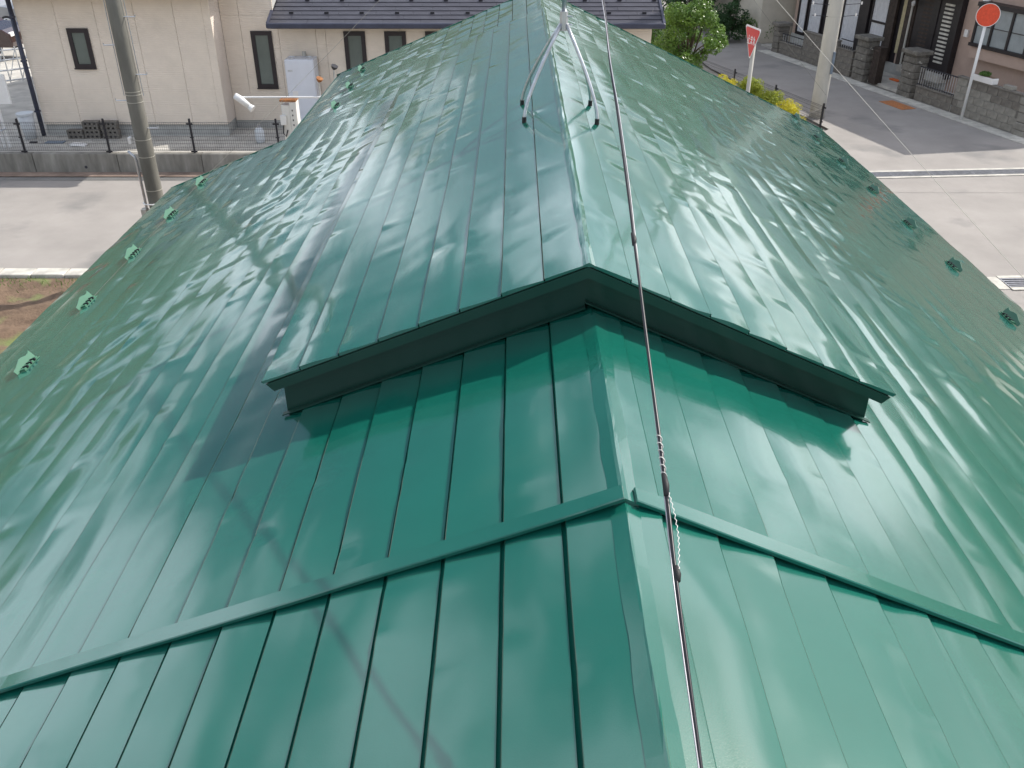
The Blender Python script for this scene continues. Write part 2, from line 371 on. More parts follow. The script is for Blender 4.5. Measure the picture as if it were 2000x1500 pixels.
for side, par, s0, w in ((-1, lower_l, .176, .1885), (1, lower_r, .113, .183)):
    edges = [0., s0]
    while edges[-1] < EAVE - .10: edges.append(min(EAVE, edges[-1] + w))
    rlim = RSL if side < 0 else RSR
    for i in range(len(edges) - 1):
        a, b = edges[i], edges[i + 1]; seed += 1
        panel(near_r, side, LX, LZ, a, b, Y0, FLY + .06, seed, NEAR_OFF, .014, .8 if side < 0 else 1.35)
        yend = YF
        if side < 0 and b > JOG_S + .02: yend = JOG_Y
        if b < rlim - .12:                     # under the raised section: front piece and rear piece
            panel(par, side, LX, LZ, a, b, FLY + .03, FASC + .12, seed + 200, 0, .014)
            panel(par, side, LX, LZ, a, b, RY1 - .25, YF, seed + 400, 0, .014)
        else:
            panel(par, side, LX, LZ, a, b, FLY + .03, yend, seed + 600, 0, .014)
for side, lim in ((-1, RSL), (1, RSR)):
    for i in range(8):
        seed += 1; panel(raised, side, UX, UZ, lim * i / 8, lim * (i + 1) / 8, RY0, RY1, seed + 900, 0, .012, 1.15)
# decks under the sheets
def slab(side, rx, rz, S0, S1, ya, yb, h0, h1, name, m, parent):
    f = surf(side, rx, rz)
    return fix_normals(MB().loft([[f(S0, ya, h0), f(S1, ya, h0), f(S1, ya, h1), f(S0, ya, h1)], [f(S0, yb, h0), f(S1, yb, h0), f(S1, yb, h1), f(S0, yb, h1)]]).build(name, m, parent))
slab(-1, LX, LZ, 0, JOG_S - .02, Y0 + .02, YF - .02, -.10, -.02, 'roof_deck', 'dark_wood', lower_l)
slab(-1, LX, LZ, JOG_S - .018, EAVE - .02, Y0 + .02, JOG_Y - .02, -.10, -.02, 'roof_deck', 'dark_wood', lower_l)
slab(1, LX, LZ, 0, EAVE - .02, Y0 + .02, YF - .02, -.10, -.02, 'roof_deck', 'dark_wood', lower_r)
for side, lim in ((-1, RSL), (1, RSR)):
    slab(side, UX, UZ, 0, lim - .015, RY0 + .012, RY1 - .01, -.032, -.008, 'roof_deck', 'green_paint_shaded', raised)
# ridge caps
def ridge_cap(rx, rz, ya, yb, w, h, parent, sd):
    n = int((yb - ya) / .06); V = []; fl, fr = surf(-1, rx, rz), surf(1, rx, rz)
    for i in range(n + 1):
        y = ya + (yb - ya) * i / n
        j = lambda q, a: a * float(vnoise(np.array(y / .16), np.array(q), sd)) + .3 * a * float(vnoise(np.array(y / .11), np.array(q + 5.), sd))
        c = (rx + j(1., .002), y, rz + h + .0045 + j(2., .0012))
        V += [fl(w + j(3., .0035), y, h - .004), fl(w + j(3., .0035), y, h + .001 + j(4., .0009)), fl(.008, y, h + .0035 + j(6., .0006)), c, fr(.008, y, h + .0035 + j(7., .0006)), fr(w + j(5., .0035), y, h + .001 + j(8., .0009)), fr(w + j(5., .0035), y, h - .004)]
    F = [(i * 7 + k, (i + 1) * 7 + k, (i + 1) * 7 + k + 1, i * 7 + k + 1) for i in range(n) for k in range(6)]
    F += [tuple(range(7)), tuple(range(n * 7 + 6, n * 7 - 1, -1))]
    return fix_normals(MB().add(V, F).build('ridge_cap', 'green_paint', parent, smooth=False))
ridge_cap(UX, UZ, RY0 - .004, RY1 + .004, .022, .005, raised, 3.)
ridge_cap(LX, LZ, FLY + .02, FASC - .06, .046, .006, lower_r, 5.)
ridge_cap(LX, LZ, Y0, FLY + .05, .048, .006 + NEAR_OFF, near_r, 8.)
ridge_cap(LX, LZ, RY1 + .02, YF, .046, .006, lower_r, 9.)
# cross flashing over the joint between front roof and lower roof
for side in (-1, 1):
    f = surf(side, LX, LZ); e0 = -.004 if side < 0 else .030; dy = .0 if side < 0 else .012
    n = 40; V = []
    for i in range(n + 1):
        S = e0 + (EAVE - e0) * i / n; wv = .003 * float(vnoise(np.array(S / .35), np.array(1.), 21. + side)); sag = .0012 * float(vnoise(np.array(S / .2), np.array(4.), 22.))
        lift = (.006 if side < 0 else .001) * math.exp(-S / .10)
        V += [f(S, FLY + dy + wv, .008 + lift), f(S, FLY + dy + wv - .001, .020 + lift + sag), f(S, FLY + dy + .003 + wv, .0230 + lift + sag), f(S, FLY + dy + .070, .0228 + lift * .5 + sag), f(S, FLY + dy + .074, .010)]
    F = [(i * 5 + k, (i + 1) * 5 + k, (i + 1) * 5 + k + 1, i * 5 + k + 1) for i in range(n) for k in range(4)]
    F += [tuple(range(5)), tuple(range(n * 5 + 4, n * 5 - 1, -1))]
    o = fix_normals(MB().add(V, F).build('cross_flashing', 'green_paint', GH))
# raised gable ends: drip plate, fascia, soffit, base flange
def gable(yd, yf, sgn):
    for side, lim in ((-1, RSL), (1, RSR)):
        fu, fl = surf(side, UX, UZ), surf(side, LX, LZ); el = lim - .062
        def plate(name, ya, yb, pts, m='green_paint_shaded'):
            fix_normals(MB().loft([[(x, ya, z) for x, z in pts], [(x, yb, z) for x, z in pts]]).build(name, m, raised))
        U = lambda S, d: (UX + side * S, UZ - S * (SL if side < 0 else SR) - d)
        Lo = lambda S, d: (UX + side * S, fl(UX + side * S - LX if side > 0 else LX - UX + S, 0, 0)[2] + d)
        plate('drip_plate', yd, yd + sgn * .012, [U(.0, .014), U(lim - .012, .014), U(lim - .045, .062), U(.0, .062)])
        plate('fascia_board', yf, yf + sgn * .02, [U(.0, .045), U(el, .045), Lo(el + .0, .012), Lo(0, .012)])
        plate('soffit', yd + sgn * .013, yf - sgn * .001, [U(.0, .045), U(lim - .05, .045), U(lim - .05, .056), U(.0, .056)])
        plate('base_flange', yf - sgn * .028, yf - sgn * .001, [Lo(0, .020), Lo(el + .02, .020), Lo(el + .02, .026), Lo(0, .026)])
gable(RY0 + .003, FASC, 1)
gable(RY1 - .003, RY1 - .1, -1)
for side, lim in ((-1, RSL), (1, RSR)):
    fl = surf(side, LX, LZ); x = UX + side * (lim - .075); zu = UZ - (lim - .075) * (SL if side < 0 else SR) - .05
    zl = fl(abs(x - LX), 0, 0)[2] + .004
    MB().box(x - .01, x + .01, FASC + .022, RY1 - .122, zl, zu).build('side_fascia', 'green_paint_shaded', raised)
# eave and verge trim
for side, par in ((-1, lower_l), (1, lower_r)):
    f = surf(side, LX, LZ)
    runs = [(EAVE, Y0, JOG_Y if side < 0 else YF)] + ([(JOG_S, JOG_Y + .03, YF)] if side < 0 else [])
    for S, a, b in runs:
        fix_normals(MB().loft([[f(S - .006, y, -.012), f(S + .012, y, -.010), f(S + .012, y, -.07), f(S - .006, y, -.07)] for y in (a, b)]).build('eave_trim', 'green_paint', par))
    verg = [(0., EAVE if side > 0 else JOG_S, YF)] + ([(JOG_S + .02, EAVE, JOG_Y)] if side < 0 else [])
    for a, b, y in verg:
        fix_normals(MB().loft([[f(S, y - .02, .004), f(S, y + .015, .004), f(S, y + .015, -.10), f(S, y + .004, -.10), f(S, y + .004, .016), f(S, y - .02, .016)][::1] for S in (a, b)]).build('verge_trim', 'green_paint', par))
# walls of the house below the eaves
def wallbox(x0, x1, y0, y1, zt, name='wall'):
    MB().box(x0, x1, y0, y1, -.05, zt).build(name, 'cream_wall', GH)
wallbox(LX - EAVE + .6, LX + EAVE - .6, Y0 + .5, JOG_Y - .5, 2.95)
wallbox(LX - JOG_S + .6, LX + EAVE - .601, JOG_Y - .499, YF - .5, 2.951)
for s, ya, yb in ((-1, Y0 + .5, YF - .5),):
    for y in (Y0 + .51, YF - .65):      # gable infill
        MB().prism([(LX - JOG_S + .7, 2.952), (LX + EAVE - .7, 2.952), (LX + .05, LZ - .16)], 'y', y, y + .1).build('gable_wall', 'cream_wall', GH)
# snow guards
def guard_mesh():
    prof = [(-.125, .004), (-.125, .034), (-.085, .040), (-.045, .052), (-.005, .064), (.035, .060), (.070, .050), (.100, .052), (.122, .062), (.125, .034), (.125, .004)]
    m = MB().loft([[(x - .30 * z, y, z) for y, z in prof] for x in (0, .003)])
    a = fix_normals(m.build('fin', 'guard_green'))
    b = MB()
    b.box(.004, .05, -.10, .10, .001, .004)
    for y in (-.075, -.022, .022, .075): b.box(.004, .040, y - .012, y + .012, .0041, .016)
    b = b.build('base_clip', 'guard_green')
    c = [MB().box(.006, .046, y - .004, y + .004, .0042, .022).build('bolt', 'black_metal') for y in (-.048, 0., .048)]
    return [a, b] + c
gparts = guard_mesh(); first = True
gspots = [(-1, 3.95, 1.0625 * k + 5.70, .0) for k in range(-1, 5)] + [(-1, 2.58, 11.28 + 1.09 * k, 0) for k in range(3)] + [(1, 3.98, 6.95 + 1.147 * k, 0) for k in range(-1, 7)]
for side, S, y, _ in gspots:
    f = surf(side, LX, LZ); p = f(S, y, .013); sl = SL if side < 0 else SR
    g = sub('snow_guard', GH, p); g.rotation_euler = (0, math.atan(sl), 0) if side > 0 else (0, math.atan(-sl), 0)
    g.scale = (-1.12 if side > 0 else 1.12, 1.12, 1.12)
    for q in gparts:
        if first: q.parent = g
        else:
            o = q.copy(); col.objects.link(o); o.parent = g
    first = False

# ------------------------------------------------------------------ antenna mast on the raised roof
AM = thing('antenna_mast', 'galvanised four legged antenna mast straddling the green roof ridge', 'antenna mast', (0, 0, 0))
MX, MY = .318, 6.2
apex = Vector((MX, MY, 5.66))
for fx, fy in ((.06, 5.96), (.05, 6.46), (.545, 5.96), (.535, 6.46)):
    side = -1 if fx < UX else 1
    fz = UZ - abs(fx - UX) * (SL if side < 0 else SR) + .012
    foot = Vector((fx, fy, fz)); top = apex + Vector((side * .018, (fy - MY) * .06, -.02))
    knee = foot + (top - foot) * .30 + Vector((side * .035, (fy - MY) * .10, .02))
    pts = []
    for k in range(9):
        t = k / 8; pts.append(foot * (1 - t) ** 2 + (knee + (knee - (foot + top) / 2) * .6) * 2 * t * (1 - t) + top * t ** 2)
    l = MB().tube([tuple(p) for p in pts], .0115, 10).build('leg', 'galvanised', AM, smooth=True)
    MB().tube([tuple(foot + Vector((0, 0, -.004))), tuple(foot + (pts[1] - foot).normalized() * .034)], .0155, 10).build('rubber_foot', 'rubber', l)
MB().tube([(MX, MY, 5.60), (MX, MY, 5.72)], .027, 12).build('collar', 'galvanised', AM)
for z in (5.64, 5.69): MB().tube([(MX + .02, MY - .01, z), (MX + .055, MY - .02, z)], .005, 6).build('bolt', 'galvanised', AM)
MB().tube([(MX, MY, 5.60), (MX, MY, 8.2)], .017, 12).build('mast_pipe', 'galvanised', AM, smooth=True)
m = MB().box(MX - .012, MX + .012, MY - .9, MY + .9, 8.05, 8.074)
for k in range(9): m.tube([(MX - .30 + .008 * k, MY - .8 + .2 * k, 8.085), (MX + .30 - .008 * k, MY - .8 + .2 * k, 8.085)], .005, 6)
m.build('aerial', 'galvanised', AM)
# ------------------------------------------------------------------ black cable along the ridge
CB = thing('antenna_cable', 'black twin cable with taped splices running above the ridge', 'cable', (0, 0, 0))
def cab(D, off=0., up=0.): return (.362 + off, D, H - (1.512 - .343 * (D - 1.09)) + up)
Ds = [.62 + (6.2 - .62) * i / 60 for i in range(61)]
wig = lambda D, s: .0035 * float(vnoise(np.array(D / .35), np.array(2.), s))
MB().tube([cab(D, wig(D, 1.), wig(D, 4.)) for D in Ds], .0046, 8).build('cable_core', 'cable_black', CB, smooth=True)
MB().tube([cab(D, .0066 * math.cos(D * 2.2) + wig(D, 1.), .005 * math.sin(D * 2.2) + wig(D, 4.)) for D in Ds], .0019, 6).build('highlight_strand', 'highlight_grey', CB, smooth=True)  # thin second strand, kept pale to paint in the black cable's highlight
def Dpx(y):
    a = math.radians(30.9) + math.atan((y - 750) / 1731); t = math.tan(a); return (1.512 + .343 * 1.09) / (t + .343)
for a, b in ((925, 968), (1105, 1135), (455, 478)):
    d0, d1 = Dpx(b), Dpx(a)
    MB().tube([cab(d0), cab((d0 + d1) / 2, .002), cab(d1)], [.0065, .0082, .0062], 8).build('tape_splice', 'rubber', CB, smooth=True)
da, db = Dpx(930), Dpx(845)
MB().tube([cab(da + (db - da) * i / 120, .0065 * math.cos(i * .31), .0065 * math.sin(i * .31)) for i in range(121)], .0011, 5).build('wrap_cord', 'cord_white', CB)
da, db = Dpx(1115), Dpx(965)
MB().tube([cab(da + (db - da) * i / 40, .005 + .009 * math.sin(PI * i / 40) + .002 * math.sin(i * 2.1), .006 + .0015 * math.cos(i * 2.1)) for i in range(41)], .0011, 5).build('loose_cord', 'cord_white', CB)
MB().box(.340, .384, .56, .68, LZ - .045, LZ + .035).build('ridge_anchor', 'galvanised', CB)

# ------------------------------------------------------------------ wires crossing the view
def wire(name, label, pts, r, m='galvanised'):
    return tag(MB().tube(pts, r, 6).build(name, m, smooth=True), label, 'wire')
def lerp(a, b, t): return tuple(a[i] + (b[i] - a[i]) * t for i in range(3))
def sagline(a, b, sag, n=24): return [tuple(lerp(a, b, i / n)[:2]) + (lerp(a, b, i / n)[2] - 4 * sag * (i / n) * (1 - i / n),) for i in range(n + 1)]
wire('stay_wire', 'bright steel stay wire slanting down across the right utility pole', sagline((3.3, 27.2, 6.92), (9.05, 13.37, 0), .12), .005, 'pole_pale')
wire('service_wire', 'thin grey wire slanting down past the red stop sign', sagline((3.6, 23.0, 5.9), (8.4, 24.6, 1.0), .05), .003, 'pole_concrete')
wire('roof_rope_wire', 'thin wire rising from the left snow guards past the beige house', [(-3.60, 4.4, 3.33), (-3.62, 9.95, 3.36)] + sagline((-3.62, 9.95, 3.36), (-.65, 18.9, 6.05), .08)[1:], .0018, 'pole_concrete')

# ------------------------------------------------------------------ retaining wall and mesh fence on the left
RW = thing('retaining_wall', 'stained grey concrete retaining wall under the mesh fence', 'wall', (0, 20.9, 0))
def rw_panel(L): return MB().box(0, L - .012, 0, .16, -.05, .46, .008)
w0 = None
for i in range(22):
    x = -39.8 + 2.02 * i
    if w0 is None: w0 = rw_panel(2.02).build('concrete_panel', 'retaining', RW, loc=(x, 0, 0))
    else: inst(w0, RW, (x, rnd.uniform(-.004, .004), rnd.uniform(-.004, .004)))
for x in (-10.3, -7.05, -3.2): MB().tube([(x, -.006, .14), (x, .01, .14)], .035, 10).build('weep_hole', 'grate_dark', RW)
def fence(name, label, p0, p1, n, z0, h, group, ends=(1, 1)):
    L = math.hypot(p1[0] - p0[0], p1[1] - p0[1]); a = math.atan2(p1[1] - p0[1], p1[0] - p0[0]); d = L / n
    t = thing(name, label, 'fence', (p0[0], p0[1], z0), a, group)
    ps = None; pn = None
    for i in range(n + 1):
        if (i == 0 and not ends[0]) or (i == n and not ends[1]): continue
        if ps is None:
            m = MB().box(-.022, .022, -.022, .022, 0, h + .03, .004).box(-.075, .075, -.035, -.023, .02, .06).box(-.075, .075, -.035, -.023, h - .07, h - .03).box(-.045, .045, -.035, -.023, h * .5 - .012, h * .5 + .012)
            m.tube([(0, 0, h + .031), (0, 0, h + .065)], .026, 8)
            ps = m.build('post', 'black_metal', t, loc=(i * d, 0, 0))
        else: inst(ps, t, (i * d, 0, 0))
    for i in range(n):
        if pn is None:
            m = MB(); k = int(d / .05)
            for j in range(1, k): m.tube([(j * d / k, 0, .05), (j * d / k, 0, h - .02)], .0026, 3, False)
            for j in range(9):
                z = .05 + (h - .07) * j / 8; rr = .005 if j in (0, 8) else .0038
                m.tube([(.03, -.004, z), (d - .03, -.004, z)], rr, 4, False)
            for z in (.085, h - .055): m.tube([(.03, -.004, z), (d - .03, -.004, z)], .0035, 4, False)
            pn = m.build('mesh_panel', 'mesh_wire', t, loc=(i * d, 0, 0))
        else: inst(pn, t, (i * d, 0, 0))
    return t
fence('mesh_fence', 'black wire mesh fence along the top of the concrete retaining wall', (-21.87, 21.0), (-1.56, 21.0), 10, .46, .74, None)
fence('mesh_fence', 'black wire mesh fence along the side road behind the yellow shrubs', (8.13, 23.83), (5.3, 32.5), 4, .06, .84, None)
fence('mesh_fence', 'short black mesh fence at the garden corner by the pale utility pole', (8.10, 23.80), (6.0, 21.6), 2, .06, .80, None, (0, 1))

# ------------------------------------------------------------------ utility poles
def utility_pole(label, x, y, r0, r1, h, m, bands):
    t = thing('utility_pole', label, 'utility pole', (x, y, 0), 0)
    n = 12
    MB().tube([(0, 0, -.05 + (h + .05) * i / n) for i in range(n + 1)], [r0 + (r1 - r0) * i / n for i in range(n + 1)], 28).build('shaft', m, t, smooth=True)
    R = lambda z: r0 + (r1 - r0) * z / h
    for z in bands: MB().tube([(0, 0, z), (0, 0, z + .012)], R(z) + .003, 28, True).build('steel_band', 'steel_band', t, smooth=False)
    return t, R
P1, R1 = utility_pole('weathered dark utility pole standing in front of the beige house', -6.24, 14.85, .138, .112, 7.8, 'pole_concrete', (1.62, 2.20, 2.49, 3.10, 3.22, 3.27))
for k, z in enumerate((2.68, 3.13, 3.54, 3.99, 4.41, 4.85, 5.28, 5.7, 6.15, 6.6)):
    s = 1 if k % 2 == 0 else -1; r = R1(z)
    MB().tube([(s * (r - .01), -.03, z), (s * (r + .17), -.03, z), (s * (r + .175), -.03, z + .03)], .009, 8).build('step_bolt', 'galvanised', P1)
MB().tube([(-.172, -.06, .02), (-.172, -.06, 2.14), (-.182, -.06, 2.20), (-.28, -.05, 2.30)], .022, 10).build('riser_pipe', 'galvanised', P1, smooth=True)
MB().tube([(-.21, -.06, 1.40), (-.15, -.15, 1.40), (0, -.20, 1.41), (.15, -.14, 1.43), (.192, 0, 1.46)], .012, 8).build('pipe_strap', 'white_paint', P1)
MB().box(-.26, -.16, -.13, .0, 1.16, 1.30, .01).build('pipe_boot', 'kerb', P1)
MB().box(-.195, -.15, -.16, -.08, 2.44, 2.56, .01).build('tag_plate', 'white_paint', P1)
m = MB()
for s in (-1, 1): m.tube([(s * .16, .0, 3.2), (s * .15, 0, 7.2)], .007, 6)
m.build('ground_wire', 'galvanised', P1)
MB().box(-.7, .7, -.04, .04, 7.3, 7.37).build('cross_arm', 'galvanised', P1)
P2, R2 = utility_pole('pale smooth utility pole behind the right fence corner', 8.78, 26.2, .215, .165, 10.5, 'pole_pale', (1.15, 2.75))
MB().box(.10, .17, -.215, -.17, 1.25, 1.85, .008).build('number_plate', 'blue_sheet', P2)
for z in (2.1, 3.1, 4.1, 5.0): MB().tube([(R2(z) - .02, -.1, z), (R2(z) + .03, -.14, z)], .012, 8).build('bolt_stub', 'black_metal', P2)
for sgn in (-1, 1):
    for z, n in ((3.05, 2), (2.75, 1)):
        b = MB().tube([(sgn * .17, -.05, z), (sgn * (.55 + .1 * n), -.12, z + .05)], .008, 6).build('clamp_arm', 'black_metal', P2)
        MB().tube([(sgn * (.46 + .1 * n), -.12, z + .02), (sgn * (.46 + .1 * n), -.12, z + .09)], .02, 10).build('insulator', 'sign_white', P2)

# ------------------------------------------------------------------ beige house on the left
BH = thing('beige_house', 'beige sided house with narrow dark windows and black tiled roof', 'house', (0, 0, .46))
def bx(name, x0, x1, y0, y1, z0, z1, m, parent=BH, bev=0.): return MB().box(x0, x1, y0, y1, z0 - .46, z1 - .46, bev).build(name, m, parent)
WY, RYW = 22.52, 23.27
bx('core_wall', -11.85, -7.26, WY + .02, 31, .46, 3.7, 'foundation')
bx('core_wall', -7.255, 3.35, RYW + .02, 30, .46, 3.05, 'foundation')
bx('core_wall', -7.254, -5.93, RYW + .021, 29.9, 3.051, 4.2, 'foundation')
siding_top = [(-7.236, -6.78), (-6.78, -5.93)]
bx('foundation', -11.83, -7.24, WY + .004, WY + .019, .44, .74, 'foundation')
bx('foundation', -7.23, 3.34, RYW + .004, RYW + .019, .44, .66, 'foundation')
def siding_run(xs, y, z0, z1):
    for a, b in zip(xs[:-1], xs[1:]): bx('siding_panel', a + .004, b - .004, y - .018, y + .016, z0, z1, 'siding')
siding_run([-11.86, -10.93, -9.99, -9.05, -8.11, -7.42], WY, .74, 3.72)
bx('corner_trim', -7.418, -7.24, WY - .022, WY + .012, .74, 3.72, 'siding')
for a, b in ((WY + .014, WY + .10), (WY + .104, RYW - .022)): bx('siding_panel', -7.258, -7.238, a, b, .74, 3.72, 'siding_side')
siding_run([-7.236, -6.78, -5.86, -4.94, -4.70, -3.78, -2.86, -1.94, -1.02, -.10, .82, 1.74, 2.66, 3.36], RYW, .66, 3.2)
for a, b in siding_top: bx('siding_panel', a + .004, b - .004, RYW - .018, RYW + .016, 3.204, 4.2, 'siding')
bx('siding_panel', 3.352, 3.372, RYW + .018, 30, .66, 3.3, 'siding_side')
bx('siding_panel', -11.872, -11.852, WY + .018, 30, .74, 3.72, 'siding_side')
def slit_window(x0, x1, z0, z1, y):
    t = sub('window', BH, (x0, y - .018, z0 - .46)); w, h, f = x1 - x0, z1 - z0, .10
    m = MB().box(0, w, -.035, .0, 0, f).box(0, w, -.035, .0, h - f, h).box(0, f, -.035, .0, f, h - f).box(w - f, w, -.035, 0, f, h - f)
    m.build('frame', 'window_frame', t)
    MB().box(f + .001, w - f - .001, -.012, -.004, f + .001, h - f - .001).build('pane', 'frosted', t)
    MB().box(-.015, w + .015, -.055, -.036, -.02, .012).build('sill', 'window_frame', t)
slit_window(-10.73, -10.22, 2.10, 3.02, WY)
slit_window(-6.55, -6.03, 1.47, 2.84, RYW)
for x in (-4.25, -3.24, -2.23, -1.2): slit_window(x, x + .53, 1.47, 2.83, RYW)
# wing eave
m = bx('eave_fascia', -12.4, -6.75, 21.9, 21.96, 3.74, 3.94, 'dark_trim')
bx('eave_soffit', -12.4, -6.76, 21.965, 31.4, 3.80, 3.83, 'white_paint')
MB().prism([(21.9, 3.49), (26.6, 5.1), (31.4, 3.49)], 'x', -12.4, -6.75).build('wing_roof', 'slate_tile', BH)
pp = MB().tube([(-11.93, WY - .06, .02), (-11.93, WY - .06, 3.20)], .055, 10).build('downpipe', 'dark_trim', BH, smooth=True)
for z in (.6, 1.8, 2.8): MB().box(-11.99, -11.87, WY - .12, WY - .02, z, z + .04).build('pipe_clip', 'dark_trim', pp)
# tiled roof over the rear part
TR = sub('tiled_roof', BH, (0, 22.72, 2.62)); TS = .36; ta = math.atan(TS)
RX0, RX1 = -5.96, 3.58
def rp_(x, v, h): return (x, v * math.cos(ta) - h * math.sin(ta), v * math.sin(ta) + h * math.cos(ta))
MB(lambda x, v, h: rp_(x, v, h)).box(RX0 + .02, RX1 - .02, .02, 4.4, -.06, .0).build('roof_board', 'dark_wood', TR)
rowd = .205; tw = .91; tile0 = None
tile_mesh = MB().add([(.004, 0, .018), (tw - .004, 0, .018), (tw - .004, rowd + .03, .002), (.004, rowd + .03, .002), (.004, 0, .0), (tw - .004, 0, .0), (tw - .004, rowd + .03, .0), (.004, rowd + .03, 0)],
        [(0, 1, 2, 3), (4, 7, 6, 5), (0, 4, 5, 1), (1, 5, 6, 2), (2, 6, 7, 3), (3, 7, 4, 0)])
for r in range(20):
    off = (.0, .42, .2, .66)[r % 4]
    x = RX0 + .03 - off
    while x < RX1 - .05:
        x0, x1 = max(x, RX0 + .03), min(x + tw, RX1 - .03)
        if x1 - x0 > .08:
            p = rp_(x0, r * rowd, .002 + rnd.uniform(0, .003))
            if tile0 is None: tile0 = tile_mesh.build('roof_tile', 'slate_tile', TR, loc=p); tile0.rotation_euler = (ta, 0, 0); tile0.scale = ((x1 - x0) / tw, 1, 1)
            else: inst(tile0, TR, p, (ta, 0, 0), ((x1 - x0) / tw, 1, 1))
        x += tw
for sx in (RX0, RX1):
    MB(lambda x, v, h: rp_(x, v, h)).box(sx - .03, sx + .03, -.02, 4.4, -.05, .045).build('verge_board', 'dark_trim', TR)
MB().box(RX0 - .02, RX1 + .02, -.12, -.025, -.09, .035, .02).build('gutter', 'dark_trim', TR)
stop0 = None
for i in range(11):
    x = RX0 + .5 + i * .86
    for rr in (2, 5):
        p = rp_(x + (.3 if rr == 5 else 0), rr * rowd + .04, .012)
        if stop0 is None: stop0 = MB().box(-.05, .05, 0, .05, 0, .05).build('tile_stop', 'black_metal', TR, loc=p)
        else: inst(stop0, TR, p)
# hot water tank beside the house wall
TK = thing('water_heater_tank', 'tall white water heater tank standing against the beige house wall', 'water heater', (-5.68, 22.72, .46))
MB().box(0, .72, 0, .50, .08, 1.80, .02).build('casing', 'tank_white', TK)
MB().box(.03, .69, -.012, -.001, .52, 1.73).build('front_panel', 'tank_white', TK)
MB().box(.03, .69, -.012, -.001, .10, .505).build('lower_panel', 'tank_white', TK)
MB().box(.13, .26, -.016, -.0125, .72, 1.05).build('rating_label', 'sign_white', TK)
MB().box(.07, .19, -.016, -.0125, 1.52, 1.56).build('logo_strip', 'galvanised', TK)
for x in (.13, .55): MB().tube([(x, .12, 1.795), (x, .12, 1.85), (x + .11, .12, 1.85), (x + .11, .12, 1.795)], .010, 6).build('lifting_loop', 'galvanised', TK)
for x in (.06, .60): MB().box(x, x + .06, .05, .45, -.0, .081).build('leg', 'galvanised', TK)
MB().tube([(.40, .46, 1.6), (.40, .53, 1.9)], .05, 10).build('vent_pipe', 'pole_pale', TK)
MB().box(.60, .68, -.035, -.0125, .53, .68).build('latch', 'black_metal', TK)
# white post with floodlight beyond the eave
FP = thing('floodlight_post', 'rust topped white steel post with a horizontal floodlight arm', 'light post', (-4.25, 17.0, 0))
MB().box(-.14, .02, -.10, .10, -.02, 2.56, .01).build('post_channel', 'rusty_white', FP)
MB().box(.022, .15, -.12, .12, -.02, 2.62, .008).build('post_channel', 'rusty_white', FP)
MB().box(-.15, .16, -.13, .13, 2.625, 2.66, .005).build('cap', 'rust', FP)
for z in (2.45, 2.36, 2.27, 2.18): MB().box(.06, .08, -.125, -.12, z, z + .03).build('slot', 'black_metal', FP)
MB().tube([(-.90, -.04, 2.69), (.80, -.04, 2.69)], .018, 8).build('arm', 'white_paint', FP)
lh = MB().tube([(-.98, -.06, 2.72), (-.88, -.08, 2.66), (-.72, -.12, 2.54)], [.06, .065, .05], 12).build('lamp_head', 'white_paint', FP, smooth=True)
MB().tube([(-.72, -.12, 2.54), (-.66, -.135, 2.495)], [.052, .072], 12).build('lamp_hood', 'white_paint', lh)
MB().box(-.17, -.06, -.16, -.101, 2.20, 2.38, .01).build('junction_box', 'white_paint', FP)
MB().tube([(-.12, -.13, 2.2), (-.14, -.15, 2.05), (-.10, -.14, 1.98), (-.06, -.11, 2.1)], .012, 6).build('cord_loop', 'black_metal', FP)
for dx, zt, lab in ((.58, 2.98, 'rusty cup topped thin steel rod beside the white floodlight post'), (.88, 3.20, 'dark capped thin steel rod nearest the slit windows')):
    t = thing('steel_rod', lab, 'rod', (-4.25 + dx, 17.0, 0))
    MB().tube([(0, 0, -.02), (.02, 0, zt)], .018, 8).build('shaft', 'galvanised', t)
    MB().tube([(.02, 0, zt - .02), (.035, -.01, zt + .015), (.05, -.02, zt + .05)], [.02, .055, .065], 12).build('cup', 'rust' if dx < .7 else 'black_metal', t)
# hollow concrete blocks behind the fence
def hollow_block():
    m = MB().box(0, .39, 0, .19, 0, .028).box(0, .39, 0, .19, .078, .105)
    for a, b in ((0, .05), (.11, .165), (.225, .28), (.34, .39)): m.box(a, b, .0, .19, .0281, .0779)
    m.box(.051, .339, .16, .185, .0282, .0778); return m
hb = None
for c, (x, n, nm, dy) in enumerate(((-11.2, 2, 'low left', 0), (-10.78, 4, 'clean middle', .02), (-10.32, 4, 'mossy right', .0))):
    for k in range(n):
        pos = ('bottom', 'second', 'third', 'topmost')[k] if n > 2 else ('bottom', 'top')[k]
        lab = '%s hollow concrete block of the %s stack behind the mesh fence' % (pos, nm)
        loc = (x + rnd.uniform(-.015, .015), 22.18 + dy, .46 + k * .1055)
        if hb is None: hb = hollow_block().build('hollow_block', 'block', loc=loc); o = hb
        else: o = inst(hb, None, loc)
        tag(o, lab, 'concrete block', 'hollow blocks stacked behind the fence')
